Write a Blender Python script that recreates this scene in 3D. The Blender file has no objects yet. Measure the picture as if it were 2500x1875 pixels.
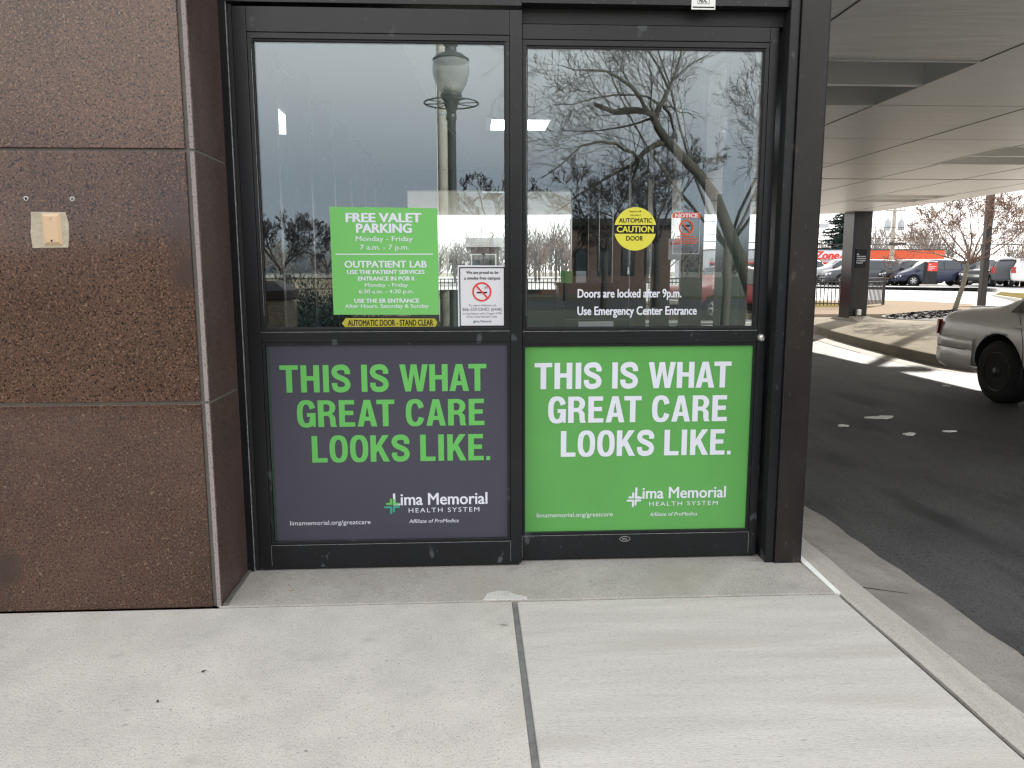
import bpy, bmesh, math, random
from mathutils import Vector, Matrix

# ---------------------------------------------------------------- camera, sky, sun, exposure
sc = bpy.context.scene
C = bpy.data.collections.new('scene_objects'); sc.collection.children.link(C)
FPX, PITCH, YAW, ROLL = 1878.0, math.radians(8.35), math.radians(2.95), math.radians(-.1)
EYE = Vector((0, -3.10, 1.235))
_f = Vector((math.sin(YAW)*math.cos(PITCH), math.cos(YAW)*math.cos(PITCH), -math.sin(PITCH)))
_r = Vector((math.cos(YAW), -math.sin(YAW), 0)); _u = _r.cross(_f)
CR = _r*math.cos(ROLL)+_u*math.sin(ROLL); CU = _u*math.cos(ROLL)-_r*math.sin(ROLL); CF = _f
cam_d = bpy.data.cameras.new('camera'); cam_d.sensor_width = 36; cam_d.lens = 36*FPX/2500
cam_d.clip_start = .05; cam_d.clip_end = 3000
cam = bpy.data.objects.new('camera', cam_d); C.objects.link(cam)
cam.matrix_world = Matrix(((CR.x, CU.x, -CF.x, EYE.x), (CR.y, CU.y, -CF.y, EYE.y), (CR.z, CU.z, -CF.z, EYE.z), (0, 0, 0, 1)))
sc.camera = cam

CAP = 2.4
ELEV = math.radians(23.5)
SUN_DIR = Vector((.62, .78, 0)).normalized()*math.cos(ELEV) + Vector((0, 0, math.sin(ELEV)))
world = bpy.data.worlds.new('World'); sc.world = world; world.use_nodes = True
nt = world.node_tree
bg = nt.nodes['Background']
sky = nt.nodes.new('ShaderNodeTexSky'); sky.sky_type = 'NISHITA'; sky.sun_disc = False
sky.sun_elevation = ELEV; sky.sun_rotation = math.atan2(SUN_DIR.x, SUN_DIR.y)
sky.air_density = 1.0; sky.dust_density = 3.0; sky.ozone_density = 1.0
hs = nt.nodes.new('ShaderNodeHueSaturation'); hs.inputs['Saturation'].default_value = .30
tint = nt.nodes.new('ShaderNodeMix'); tint.data_type = 'RGBA'; tint.blend_type = 'MULTIPLY'; tint.inputs[0].default_value = 1
tint.inputs[7].default_value = (1.03, 1.0, .962, 1)
cap = nt.nodes.new('ShaderNodeMix'); cap.data_type = 'RGBA'; cap.blend_type = 'DARKEN'; cap.inputs[0].default_value = 1; cap.inputs[7].default_value = (CAP, CAP, CAP, 1)   # caps sky brightness to hold down the glare round the sun
nt.links.new(sky.outputs[0], hs.inputs['Color']); nt.links.new(hs.outputs[0], cap.inputs[6]); nt.links.new(cap.outputs[2], tint.inputs[6])
# added dim band low in the sky opposite the sun, grading glass reflections
tcw = nt.nodes.new('ShaderNodeTexCoord'); sx = nt.nodes.new('ShaderNodeSeparateXYZ'); nt.links.new(tcw.outputs['Generated'], sx.inputs[0])
def wramp(src, a, b, lo, hi):
    r = nt.nodes.new('ShaderNodeMapRange'); r.interpolation_type = 'SMOOTHSTEP'; r.inputs[1].default_value = a; r.inputs[2].default_value = b; r.inputs[3].default_value = lo; r.inputs[4].default_value = hi
    nt.links.new(src, r.inputs[0]); return r.outputs[0]
low = wramp(sx.outputs['Z'], .09, .28, 1, 0); away = wramp(sx.outputs['Y'], -.55, .1, 1, 0)
mlt = nt.nodes.new('ShaderNodeMath'); mlt.operation = 'MULTIPLY'; nt.links.new(low, mlt.inputs[0]); nt.links.new(away, mlt.inputs[1])
cb = nt.nodes.new('ShaderNodeMix'); cb.data_type = 'RGBA'; cb.blend_type = 'MULTIPLY'; cb.inputs[7].default_value = (.50, .54, .60, 1)
nt.links.new(mlt.outputs[0], cb.inputs[0]); nt.links.new(tint.outputs[2], cb.inputs[6]); nt.links.new(cb.outputs[2], bg.inputs['Color']); bg.inputs['Strength'].default_value = .15
sun_d = bpy.data.lights.new('sun', 'SUN'); sun_d.energy = 2.0; sun_d.angle = math.radians(.5); sun_d.color = (1, .95, .87)
sun = bpy.data.objects.new('sun', sun_d); C.objects.link(sun); sun.rotation_euler = SUN_DIR.to_track_quat('Z', 'Y').to_euler()
sun.location = (20, 20, 30)
sc.view_settings.view_transform = 'Standard'; sc.view_settings.look = 'None'; sc.view_settings.gamma = 1
sc.view_settings.exposure = 2.78
sc.render.engine = 'CYCLES'
cy = sc.cycles
cy.use_denoising = True; cy.pixel_filter_type = 'BLACKMAN_HARRIS'; cy.filter_width = 1.3; cy.max_bounces = 10; cy.diffuse_bounces = 6; cy.glossy_bounces = 5; cy.transparent_max_bounces = 24
cy.transmission_bounces = 6; cy.caustics_reflective = False; cy.caustics_refractive = False; cy.sample_clamp_indirect = 6

# ---------------------------------------------------------------- helpers
def ray(px, py): return CF + CR*((px-1250)/FPX) - CU*((py-937.5)/FPX)
def atY(px, py, y=0.):
    d = ray(px, py); return EYE + d*((y-EYE.y)/d.y)
def atZ(px, py, z=0.):
    d = ray(px, py); return EYE + d*((z-EYE.z)/d.z)
def atX(px, py, x=0.):
    d = ray(px, py); return EYE + d*((x-EYE.x)/d.x)
def seen_in_glass(px, py, yv, yg=.03):       # a point that stands behind the viewer, found by way of the mirror image in the door glass
    p = atY(px, py, yv); return Vector((p.x, 2*yg-p.y, p.z))

def node_mat(name, col, rough=.6, metal=0., spec=.5, var=None, bump=None, speck=None, coat=0, stretch=None):
    """var=(scale, amount[, detail]) soft value changes; speck=(scale, colour, threshold); bump=(scale, strength)"""
    m = bpy.data.materials.new(name); m.use_nodes = True
    n = m.node_tree.nodes; l = m.node_tree.links; b = n['Principled BSDF']
    b.inputs['Roughness'].default_value = rough; b.inputs['Metallic'].default_value = metal
    b.inputs['Specular IOR Level'].default_value = spec; b.inputs['Coat Weight'].default_value = coat
    b.inputs['Coat Roughness'].default_value = .06
    b.inputs['Base Color'].default_value = (*col, 1)
    tc = n.new('ShaderNodeTexCoord'); vec = tc.outputs['Object']
    if stretch:
        mp = n.new('ShaderNodeMapping'); mp.inputs['Scale'].default_value = stretch; l.new(vec, mp.inputs[0]); vec = mp.outputs[0]
    out = None
    if var:
        t = n.new('ShaderNodeTexNoise'); t.inputs['Scale'].default_value = var[0]; t.inputs['Detail'].default_value = var[2] if len(var) > 2 else 6
        t.inputs['Roughness'].default_value = .65; l.new(vec, t.inputs['Vector'])
        r = n.new('ShaderNodeValToRGB'); a = var[1]
        r.color_ramp.elements[0].position = .3; r.color_ramp.elements[1].position = .72
        r.color_ramp.elements[0].color = (*[c*(1-a) for c in col], 1); r.color_ramp.elements[1].color = (*[min(1, c*(1+a)) for c in col], 1)
        l.new(t.outputs['Fac'], r.inputs[0]); out = r.outputs[0]
    for s in (speck or []):
        t = n.new('ShaderNodeTexNoise'); t.inputs['Scale'].default_value = s[0]; t.inputs['Detail'].default_value = s[3] if len(s) > 3 else 2
        l.new(vec, t.inputs['Vector'])
        r = n.new('ShaderNodeMapRange'); r.inputs['From Min'].default_value = s[2]; r.inputs['From Max'].default_value = s[2]+(s[4] if len(s) > 4 else .05)
        l.new(t.outputs['Fac'], r.inputs[0])
        mx = n.new('ShaderNodeMix'); mx.data_type = 'RGBA'; l.new(r.outputs[0], mx.inputs[0])
        if out: l.new(out, mx.inputs[6])
        else: mx.inputs[6].default_value = (*col, 1)
        mx.inputs[7].default_value = (*s[1], 1); out = mx.outputs[2]
    if out: l.new(out, b.inputs['Base Color'])
    if bump:
        t = n.new('ShaderNodeTexNoise'); t.inputs['Scale'].default_value = bump[0]; t.inputs['Detail'].default_value = 5; l.new(vec, t.inputs['Vector'])
        bp = n.new('ShaderNodeBump'); bp.inputs['Strength'].default_value = bump[1]; bp.inputs['Distance'].default_value = .01
        l.new(t.outputs['Fac'], bp.inputs['Height']); l.new(bp.outputs[0], b.inputs['Normal'])
    return m

def glass_mat(name, f0=.05, tint=(.90, .93, .93), milk=0.):
    """clear sheet: transparent + mirror by Schlick's rule, the same from either face; milk adds white scattering"""
    m = bpy.data.materials.new(name); m.use_nodes = True; n = m.node_tree.nodes; l = m.node_tree.links
    n.remove(n['Principled BSDF']); o = n['Material Output']
    tr = n.new('ShaderNodeBsdfTransparent'); tr.inputs[0].default_value = (*tint, 1)
    gl = n.new('ShaderNodeBsdfGlossy'); gl.inputs['Roughness'].default_value = 0; gl.inputs['Color'].default_value = (.83, .94, 1, 1)
    g = n.new('ShaderNodeNewGeometry'); dt = n.new('ShaderNodeVectorMath'); dt.operation = 'DOT_PRODUCT'
    l.new(g.outputs['Normal'], dt.inputs[0]); l.new(g.outputs['Incoming'], dt.inputs[1])
    def mth(op, x, y):
        q = n.new('ShaderNodeMath'); q.operation = op
        for i, v in enumerate((x, y)):
            if v is None: continue
            if isinstance(v, (int, float)): q.inputs[i].default_value = v
            else: l.new(v, q.inputs[i])
        return q.outputs[0]
    c = mth('ABSOLUTE', dt.outputs['Value'], None); k = mth('POWER', mth('SUBTRACT', 1.0, c), 5.0); f = mth('ADD', mth('MULTIPLY', k, 1-f0), f0)
    src = tr.outputs[0]
    if milk:
        df = n.new('ShaderNodeBsdfDiffuse'); df.inputs[0].default_value = (.8, .8, .76, 1); tl = n.new('ShaderNodeBsdfTranslucent'); tl.inputs[0].default_value = (.8, .8, .76, 1)
        ad = n.new('ShaderNodeMixShader'); l.new(df.outputs[0], ad.inputs[1]); l.new(tl.outputs[0], ad.inputs[2]); mk = n.new('ShaderNodeMixShader'); mk.inputs[0].default_value = milk
        l.new(src, mk.inputs[1]); l.new(ad.outputs[0], mk.inputs[2]); src = mk.outputs[0]
    mx = n.new('ShaderNodeMixShader'); l.new(f, mx.inputs[0]); l.new(src, mx.inputs[1]); l.new(gl.outputs[0], mx.inputs[2])
    l.new(mx.outputs[0], o.inputs['Surface']); return m

def emit_mat(name, col, strength):
    m = bpy.data.materials.new(name); m.use_nodes = True; b = m.node_tree.nodes['Principled BSDF']
    b.inputs['Base Color'].default_value = (*col, 1); b.inputs['Emission Color'].default_value = (*col, 1); b.inputs['Emission Strength'].default_value = strength
    return m

class MB:
    """collects shapes that become ONE mesh object"""
    def __init__(s): s.v = []; s.f = []
    def add(s, vs, fs):
        o = len(s.v); s.v += [tuple(p) for p in vs]; s.f += [tuple(i+o for i in f) for f in fs]; return s
    def box(s, x0, x1, y0, y1, z0, z1):
        return s.add([(x, y, z) for z in (z0, z1) for y in (y0, y1) for x in (x0, x1)],
                     [(0, 2, 3, 1), (4, 5, 7, 6), (0, 1, 5, 4), (2, 6, 7, 3), (0, 4, 6, 2), (1, 3, 7, 5)])
    def prism(s, pts, z0, z1):          # outline in xy, counter-clockwise
        n = len(pts); return s.add([(p[0], p[1], z0) for p in pts]+[(p[0], p[1], z1) for p in pts],
            [tuple(range(n))[::-1], tuple(range(n, 2*n))]+[(i, (i+1) % n, n+(i+1) % n, n+i) for i in range(n)])
    def plate(s, pts, y0, y1):          # outline in xz, facing -y at y0
        n = len(pts); return s.add([(p[0], y0, p[1]) for p in pts]+[(p[0], y1, p[1]) for p in pts],
            [tuple(range(n)), tuple(range(n, 2*n))[::-1]]+[((i+1) % n, i, n+i, n+(i+1) % n) for i in range(n)])
    def tube(s, pts, rads, k=6, cap=True):
        pts = [Vector(p) for p in pts]
        if not hasattr(rads, '__len__'): rads = [rads]*len(pts)
        vs = []; fs = []; up = None
        for i, p in enumerate(pts):
            d = (pts[min(i+1, len(pts)-1)]-pts[max(i-1, 0)])
            d = d.normalized() if d.length > 1e-9 else Vector((0, 0, 1))
            a = (up - d*up.dot(d)) if up is not None else d.orthogonal()
            if a.length < 1e-6: a = d.orthogonal()
            a.normalize(); up = a; b = d.cross(a)
            vs += [p + (a*math.cos(2*math.pi*j/k)+b*math.sin(2*math.pi*j/k))*rads[i] for j in range(k)]
        for i in range(len(pts)-1):
            for j in range(k): fs.append((i*k+j, i*k+(j+1) % k, (i+1)*k+(j+1) % k, (i+1)*k+j))
        if cap: fs += [tuple(range(k))[::-1], tuple(range((len(pts)-1)*k, len(pts)*k))]
        return s.add(vs, fs)
    def lathe(s, prof, c=(0, 0, 0), k=24, axis='z'):   # prof: (radius, height)
        vs = []; fs = []
        for r, h in prof:
            for j in range(k):
                a = 2*math.pi*j/k; x, y = r*math.cos(a), r*math.sin(a)
                q = (x, y, h) if axis == 'z' else ((x, h, y) if axis == 'y' else (h, x, y))
                vs.append((c[0]+q[0], c[1]+q[1], c[2]+q[2]))
        for i in range(len(prof)-1):
            for j in range(k): fs.append((i*k+j, i*k+(j+1) % k, (i+1)*k+(j+1) % k, (i+1)*k+j))
        fs += [tuple(range(k))[::-1], tuple(range((len(prof)-1)*k, len(prof)*k))]
        return s.add(vs, fs)
    def build(s, name, mat, parent=None, smooth=False, bevel=0, fix=True):
        me = bpy.data.meshes.new(name); me.from_pydata(s.v, [], s.f); me.materials.append(mat)
        if fix:
            bm = bmesh.new(); bm.from_mesh(me); bmesh.ops.recalc_face_normals(bm, faces=bm.faces); bm.to_mesh(me); bm.free()
        if smooth: me.polygons.foreach_set('use_smooth', [True]*len(me.polygons))
        o = bpy.data.objects.new(name, me); C.objects.link(o)
        if parent is not None:
            o.parent = parent; o.matrix_parent_inverse = parent.matrix_basis.inverted() if parent.get('world_parts') else Matrix.Identity(4)
        if bevel:
            b = o.modifiers.new('bevel', 'BEVEL'); b.width = bevel; b.segments = 2; b.limit_method = 'ANGLE'; b.angle_limit = math.radians(40)
        return o

def tag(o, label, cat, group=None, kind=None):
    o['label'] = label; o['category'] = cat
    if group: o['group'] = group
    if kind: o['kind'] = kind
    return o
def thing(name, label, cat, loc=(0, 0, 0), rz=0., group=None, world=True):
    """an Empty at the base of a thing; with world=True its parts are given in world coordinates"""
    o = bpy.data.objects.new(name, None); C.objects.link(o); o.location = loc; o.rotation_euler = (0, 0, rz)
    o.empty_display_size = .1
    o.matrix_basis = Matrix.Translation(Vector(loc)) @ Matrix.Rotation(rz, 4, 'Z')
    tag(o, label, cat, group)
    if world: o['world_parts'] = 1
    return o
def structure(o): o['kind'] = 'structure'; return o
def copy_tree(o, parent=None):
    c = o.copy(); C.objects.link(c)
    if parent is not None: c.parent = parent
    for ch in [q for q in bpy.data.objects if q.parent == o]: copy_tree(ch, c)
    return c

# ---------------------------------------------------------------- lettering
_tcache = {}
def text_shape(s, bold=0., shear=0., space=1.):
    k = (s, bold, shear, space)
    if k in _tcache: return _tcache[k]
    cu = bpy.data.curves.new('lettering', 'FONT'); cu.body = s; cu.size = 1; cu.offset = bold; cu.shear = shear; cu.space_character = space
    cu.resolution_u = 3; cu.fill_mode = 'FRONT'
    ob = bpy.data.objects.new('lettering', cu); sc.collection.objects.link(ob)
    dg = bpy.context.evaluated_depsgraph_get(); me = bpy.data.meshes.new_from_object(ob.evaluated_get(dg))
    r = ([tuple(v.co) for v in me.vertices], [tuple(p.vertices) for p in me.polygons])
    bpy.data.objects.remove(ob); bpy.data.curves.remove(cu); bpy.data.meshes.remove(me)
    _tcache[k] = r; return r
def text_to(mb, s, X0, X1, Zb, Zc, y, bold=0., shear=0., space=1., back=False):
    """letters of s on the plane y, from X0 to X1, base line at Zb, capital height at Zc"""
    v, f = text_shape(s, 0., shear, space); H = text_shape('H')[0]; h0 = min(p[1] for p in H); h1 = max(p[1] for p in H)
    a = min(p[0] for p in v)-bold; b = max(p[0] for p in v)+bold; n = 0
    for dx, dz in (((0, 0),) if not bold else ((0, 0), (-bold, 0), (bold, 0), (-bold*.5, bold*.5), (bold*.5, bold*.5), (-bold*.5, -bold*.5), (bold*.5, -bold*.5))):
        mb.add([(X0+(p[0]+dx-a)/(b-a)*(X1-X0), y-.00003*n, Zb+(p[1]+dz-h0)/(h1-h0)*(Zc-Zb)) for p in v], f); n += 1
def text_px(mb, s, x0, x1, yc, yb, y, **k):
    """the same, placed where the photograph shows it on the door plane"""
    p, q, t = atY(x0, yb, y), atY(x1, yb, y), atY((x0+x1)/2, yc, y); b = atY((x0+x1)/2, yb, y)
    text_to(mb, s, p.x, q.x, b.z, t.z, y, **k)

def fill2d(loops):
    cu = bpy.data.curves.new('shape', 'CURVE'); cu.dimensions = '2D'; cu.fill_mode = 'FRONT'
    for lp in loops:
        sp = cu.splines.new('POLY'); sp.points.add(len(lp)-1); sp.use_cyclic_u = True
        for q, p in zip(sp.points, lp): q.co = (p[0], p[1], 0, 1)
    ob = bpy.data.objects.new('shape', cu); sc.collection.objects.link(ob)
    me = bpy.data.meshes.new_from_object(ob.evaluated_get(bpy.context.evaluated_depsgraph_get()))
    r = ([tuple(v.co) for v in me.vertices], [tuple(p.vertices) for p in me.polygons])
    bpy.data.objects.remove(ob); bpy.data.curves.remove(cu); bpy.data.meshes.remove(me); return r
def spline(pts, n=8):
    out = []; P = [Vector((p[0], p[1], 0)) for p in pts]; P = [P[0]*2-P[1]]+P+[P[-1]*2-P[-2]]
    for i in range(1, len(P)-2):
        for k in range(n):
            t = k/n; a, b, c, d = P[i-1:i+3]
            out.append(.5*((2*b)+(c-a)*t+(2*a-5*b+4*c-d)*t*t+(3*b-a-3*c+d)*t**3))
    return out+[P[-2]]
def stroke(path, w):
    L = []; Rr = []
    for i, p in enumerate(path):
        d = (path[min(i+1, len(path)-1)]-path[max(i-1, 0)]).normalized(); n = Vector((-d.y, d.x, 0))*w/2
        L.append(p+n); Rr.append(p-n)
    return [(p.x, p.y) for p in L]+[(p.x, p.y) for p in reversed(Rr)]
def oval(cx, cy, rx, ry, e=2.6, a0=0, a1=360, n=40):
    o = []
    for k in range(n+(1 if a1-a0 < 360 else 0)):
        a = math.radians(a0+(a1-a0)*k/n); c, s = math.cos(a), math.sin(a)
        o.append((cx+rx*math.copysign(abs(c)**(2/e), c), cy+ry*math.copysign(abs(s)**(2/e), s)))
    return o
def big_letters():
    """a bold condensed grotesque: capital height 1"""
    t = .215; G = {}; h = .165
    G['T'] = ([[(0, 1), (.67, 1), (.67, 1-h), (.335+t/2, 1-h), (.335+t/2, 0), (.335-t/2, 0), (.335-t/2, 1-h), (0, 1-h)]], .67)
    G['H'] = ([[(0, 0), (0, 1), (t, 1), (t, .6), (.68-t, .6), (.68-t, 1), (.68, 1), (.68, 0), (.68-t, 0), (.68-t, .435), (t, .435), (t, 0)]], .68)
    G['I'] = ([[(0, 0), (0, 1), (t, 1), (t, 0)]], t)
    G['E'] = ([[(0, 0), (0, 1), (.57, 1), (.57, 1-h), (t, 1-h), (t, .6), (.53, .6), (.53, .6-h), (t, .6-h), (t, h), (.59, h), (.59, 0)]], .59)
    G['L'] = ([[(0, 0), (0, 1), (t, 1), (t, h), (.58, h), (.58, 0)]], .58)
    G['A'] = ([[(0, 0), (.245, 1), (.485, 1), (.73, 0), (.515, 0), (.465, .215), (.265, .215), (.215, 0)], [(.298, .37), (.432, .37), (.365, .75)]], .73)
    G['W'] = ([[(0, 1), (.2, 0), (.41, 0), (.525, .66), (.64, 0), (.85, 0), (1.05, 1), (.84, 1), (.735, .36), (.63, 1), (.42, 1), (.315, .36), (.21, 1)]], 1.05)
    G['O'] = ([oval(.345, .5, .345, .515), oval(.345, .5, .14, .355, 2.3)], .69)
    G['K'] = ([[(0, 0), (0, 1), (t, 1), (t, .6), (.46, 1), (.71, 1), (.42, .60), (.73, 0), (.49, 0), (.285, .42), (t, .33), (t, 0)]], .72)
    c = oval(.35, .5, .345, .515, 2.6, 18, 342, 40); i = oval(.35, .5, .14, .355, 2.3, 22, 338, 36)
    G['C'] = ([c+i[::-1]], .68)
    g = oval(.35, .5, .345, .515, 2.6, 20, 318, 40); gi = oval(.35, .5, .14, .355, 2.3, 24, 310, 36)
    G['G'] = ([g+[(.56, .02), (.68, .0), (.69, .53), (.37, .53), (.37, .385), (.49, .385)]+gi[::-1]], .69)
    bowl = [(.36, 1)]+[(.36+.29*math.sin(a), .725+.275*math.cos(a)) for a in [math.radians(10*k) for k in range(1, 16)]]
    G['R'] = ([[(0, 0), (0, 1)]+bowl+[(.565, .45), (.635, .36), (.645, .1), (.69, 0), (.47, 0), (.44, .12), (.43, .33), (.37, .415), (t, .415), (t, 0)],
               [(t, .85), (.35, .85), (.425, .80), (.44, .715), (.41, .6), (.35, .57), (t, .57)]], .69)
    s = spline([(.575, .66), (.575, .78), (.49, .89), (.34, .915), (.17, .87), (.10, .73), (.18, .60), (.36, .51), (.52, .42), (.585, .28), (.52, .14), (.34, .085), (.17, .12), (.105, .24), (.105, .34)], 6)
    G['S'] = ([stroke(s, .2)], .68)
    G['.'] = ([[(0, 0), (0, .15), (.15, .15), (.15, 0)]], .15)
    return {k: (fill2d(v[0]), v[1]) for k, v in G.items()}
BIG = big_letters()
GAP = {'HI': .13, 'IS': .10, 'AT': -.02, 'TH': .09, 'WH': .05, 'HA': .06, 'LI': .11, 'IK': .13, 'E.': .1}
def big_line(mb, s, x0, x1, ztop0, zb0, ztop1, zb1, y):
    """one line of the big slogan: left end px x0, right end x1; its top and base rows at either end"""
    X = 0; items = []
    for i, ch in enumerate(s):
        if ch == ' ': X += .41; continue
        items.append((ch, X)); X += BIG[ch][1]
        if i+1 < len(s) and s[i+1] != ' ': X += GAP.get(s[i:i+2], .085)
    a, b = atY(x0, zb0, y), atY(x1, zb1, y); c, d = atY(x0, ztop0, y), atY(x1, ztop1, y)
    zb, zt = (a.z+b.z)/2, (c.z+d.z)/2; k = (b.x-a.x)/X
    for ch, ox in items:
        (v, f), w = BIG[ch]; mb.add([(a.x+(ox+p[0])*k, y, zb+p[1]*(zt-zb)) for p in v], f)
# ---------------------------------------------------------------- materials
M = {}
def mat(k, *a, **kw): M[k] = node_mat(k, *a, **kw)
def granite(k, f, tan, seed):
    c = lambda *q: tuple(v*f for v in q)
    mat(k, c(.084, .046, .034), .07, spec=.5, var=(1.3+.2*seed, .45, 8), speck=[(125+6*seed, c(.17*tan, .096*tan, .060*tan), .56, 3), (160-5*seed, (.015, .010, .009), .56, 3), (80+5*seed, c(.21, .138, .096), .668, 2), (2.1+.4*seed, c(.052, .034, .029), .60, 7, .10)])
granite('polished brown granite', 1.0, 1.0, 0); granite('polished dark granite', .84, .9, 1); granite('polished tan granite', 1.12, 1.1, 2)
mat('matte brown granite', (.060, .036, .030), .5, var=(9, .3), speck=[(130, (.125, .082, .064), .58, 3), (150, (.016, .012, .011), .57, 3)], stretch=(1, 1, .5))
mat('sawn granite edge', (.27, .235, .22), .8, speck=[(150, (.12, .09, .08), .58, 3)])
mat('grey sealant', (.115, .105, .092), .6, var=(14, .2), bump=(30, .15))
mat('beige mortar', (.42, .37, .28), .9, var=(25, .22), bump=(60, .5))
mat('cream plate metal', (0.576, 0.4, 0.24), .22, spec=.6, coat=.3)
mat('zinc', (.45, .45, .45), .4, metal=.8)
mat('dark void', (.006, .006, .007), .9)
def bronze(k, col, rough, scr):
    m = node_mat(k, col, rough-.06, spec=.4, var=(5, .35), speck=[(15, scr, .655, 9), (80, scr, .70, 2)], stretch=(1, 1, .6)); M[k] = m
bronze('black anodised frame', (.0075, .0085, .0105), .34, (.05, .055, .06))
bronze('dark bronze cladding', (.017, .0135, .0125), .36, (.05, .045, .04))
bronze('scuffed black rail', (.007, .008, .010), .42, (.065, .07, .075))
mat('black gasket', (.006, .006, .007), .55)
mat('bare edge aluminium', (.30, .31, .32), .42, metal=.55, var=(40, .5))
M['door glass'] = glass_mat('door glass', .112, (.93, .95, .955))
M['wall glass'] = glass_mat('wall glass', .04, (.95, .97, .96))
PV = dict(bump=(2.2, .05))
mat('purple vinyl', (0.0512, 0.0496, 0.072), .26, spec=.5, var=(3, .06), **PV)
mat('green vinyl', (0.1, 0.336, 0.08), .28, spec=.45, var=(2.5, .06), **PV)
mat('green sign face', (0.152, 0.464, 0.12), .5, spec=.3)
mat('green letters', (0.12, 0.44, 0.1), .5, spec=.3)
mat('white letters', (0.6512, 0.6688, 0.7392), .5, spec=.3)
mat('teal letters', (.03, .30, .20), .5)
mat('yellow sticker', (0.4, 0.36, 0.036), .5, spec=.3)
mat('bright yellow sticker', (0.64, 0.592, 0.064), .45, spec=.3)
mat('black ink', (.012, .012, .014), .6, spec=.2)
mat('grey ink', (.13, .13, .17), .6, spec=.2)
mat('red ink', (.62, .055, .04), .6, spec=.2)
mat('orange red ink', (.55, .10, .045), .6, spec=.2)
mat('white plastic', (0.608, 0.608, 0.64), .45)
mat('steel cylinder', (.60, .57, .53), .28, metal=.85)
mat('silver plate', (.62, .62, .60), .3, metal=.5)
def concrete(k, col, a=.12, st=None, b=.25, dirt=None, spec=.2):
    sp = [(170, tuple(c*.52 for c in col), .585, 3, .09), (300, tuple(min(.8, c*1.35) for c in col), .60, 2, .06), (42, tuple(c*.70 for c in col), .665, 8, .05), (9, tuple(c*.83 for c in col), .60, 10, .14), (19, tuple(c*.50 for c in col), .735, 3, .02)]
    if dirt: sp.append((1.7, dirt, .55, 8, .2))
    M[k] = node_mat(k, col, .9, spec=spec, var=(3.2, a, 10), speck=sp, bump=(90, b), stretch=st)
concrete('pale sidewalk concrete', (.475, .452, .41), .15, None, .3, (.395, .355, .295))
concrete('brushed sidewalk concrete', (.49, .467, .428), .13, (.35, 3.2, 1), .3, (.40, .37, .325))
concrete('worn threshold concrete', (.37, .347, .312), .2, None, .4, (.31, .285, .245))
concrete('kerb concrete', (.40, .375, .335), .16, (3, .5, 1))
concrete('gutter concrete', (.245, .228, .202), .25, None, .4, (.165, .152, .135))
concrete('island concrete', (.25, .228, .19), .13, spec=.0)
concrete('tan walkway concrete', (.23, .185, .14), .08, spec=.0)
concrete('bright lot concrete', (.48, .47, .46), .1, spec=.0)
concrete('patch mortar', (.50, .485, .46), .1)
mat('joint filler', (.155, .152, .15), .9, var=(30, .25))
mat('asphalt', (.064, .063, .0615), .72, spec=.22, var=(1.6, .35, 10), speck=[(170, (.15, .147, .14), .60, 2), (75, (.016, .016, .016), .60, 3), (7, (.07, .068, .066), .62, 10), (1.3, (.03, .03, .03), .56, 9, .12)], bump=(180, .55), stretch=(1.6, .55, 1))
mat('asphalt edge rubble', (.03, .03, .03), .95, bump=(150, .6))
mat('white paint spatter', (.80, .79, .75), .7, bump=(60, .4))
mat('dull ground', (.16, .145, .105), .95, var=(.6, .3))
mat('street asphalt', (.045, .044, .043), .9, spec=.2, var=(.8, .2))  # street tone lowered in the colour, in place of cast shade
mat('shade tinted turf', (.045, .046, .024), .95, var=(1.2, .3))  # turf colour darkened to stand in for shade behind the viewer
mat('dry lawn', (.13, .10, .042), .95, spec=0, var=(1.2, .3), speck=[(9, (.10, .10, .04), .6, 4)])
mat('canopy soffit paint', (.88, .885, .89), .36, spec=.75, var=(2.4, .06, 8), bump=(5, .35), stretch=(.5, 2.6, 1))
mat('soffit seam', (.40, .40, .39), .7)
mat('soffit joint', (.12, .115, .11), .8)
mat('white fixture metal', (.88, .88, .87), .35)
mat('tan fascia', (.50, .45, .36), .7, var=(3, .06))
mat('interior ceiling', (.78, .79, .80), .85, var=(2, .04))
mat('interior bulkhead', (.28, .29, .31), .7)
mat('interior dark wall', (.085, .075, .068), .7, var=(3, .15))
mat('interior floor', (.42, .39, .35), .35, var=(2, .15))
mat('dark green panel', (.03, .055, .042), .4, var=(8, .2))
M['lamp diffuser'] = emit_mat('lamp diffuser', (.9, .95, 1), .9)
mat('brown brick', (.075, .045, .034), .9, var=(18, .3), bump=(40, .4))
mat('hospital wall', (.24, .19, .15), .9, var=(4, .12))

# ---------------------------------------------------------------- ground, pavements, road
def sheet(name, pts, z, m, thick=.2, bevel=0):
    a = MB(); a.prism(pts, z-thick, z); return structure(a.build(name, M[m], bevel=bevel))
def R4(x0, x1, y0, y1): return [(x0, y0), (x1, y0), (x1, y1), (x0, y1)]
sheet('ground', R4(-900, 900, -900, 900), -.34, 'dull ground', .5)
sheet('sidewalk', R4(-9, .140, -4.6, -.343), 0, 'pale sidewalk concrete', .2, .006)
sheet('sidewalk', R4(.160, 1.398, -4.6, -.347), .0, 'brushed sidewalk concrete', .2, .006)
structure(MB().box(.1405, .1595, -4.6, -.35, -.2, -.005).build('sidewalk_joint', M['joint filler']))
a = MB(); a.prism([(-.952, -.338), (1.392, -.342), (1.388, .14), (-.952, .14)], -.2, .002)
structure(a.build('threshold_slab', M['worn threshold concrete'], bevel=.004))
a = MB(); a.prism([(.03, -.337), (.20, -.339), (.20, -.315), (.16, -.295), (.13, -.262), (.09, -.255), (.05, -.275)], .0, .0055)
structure(a.build('threshold_patch', M['patch mortar'], bevel=.002))
rnd = random.Random(4)
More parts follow.
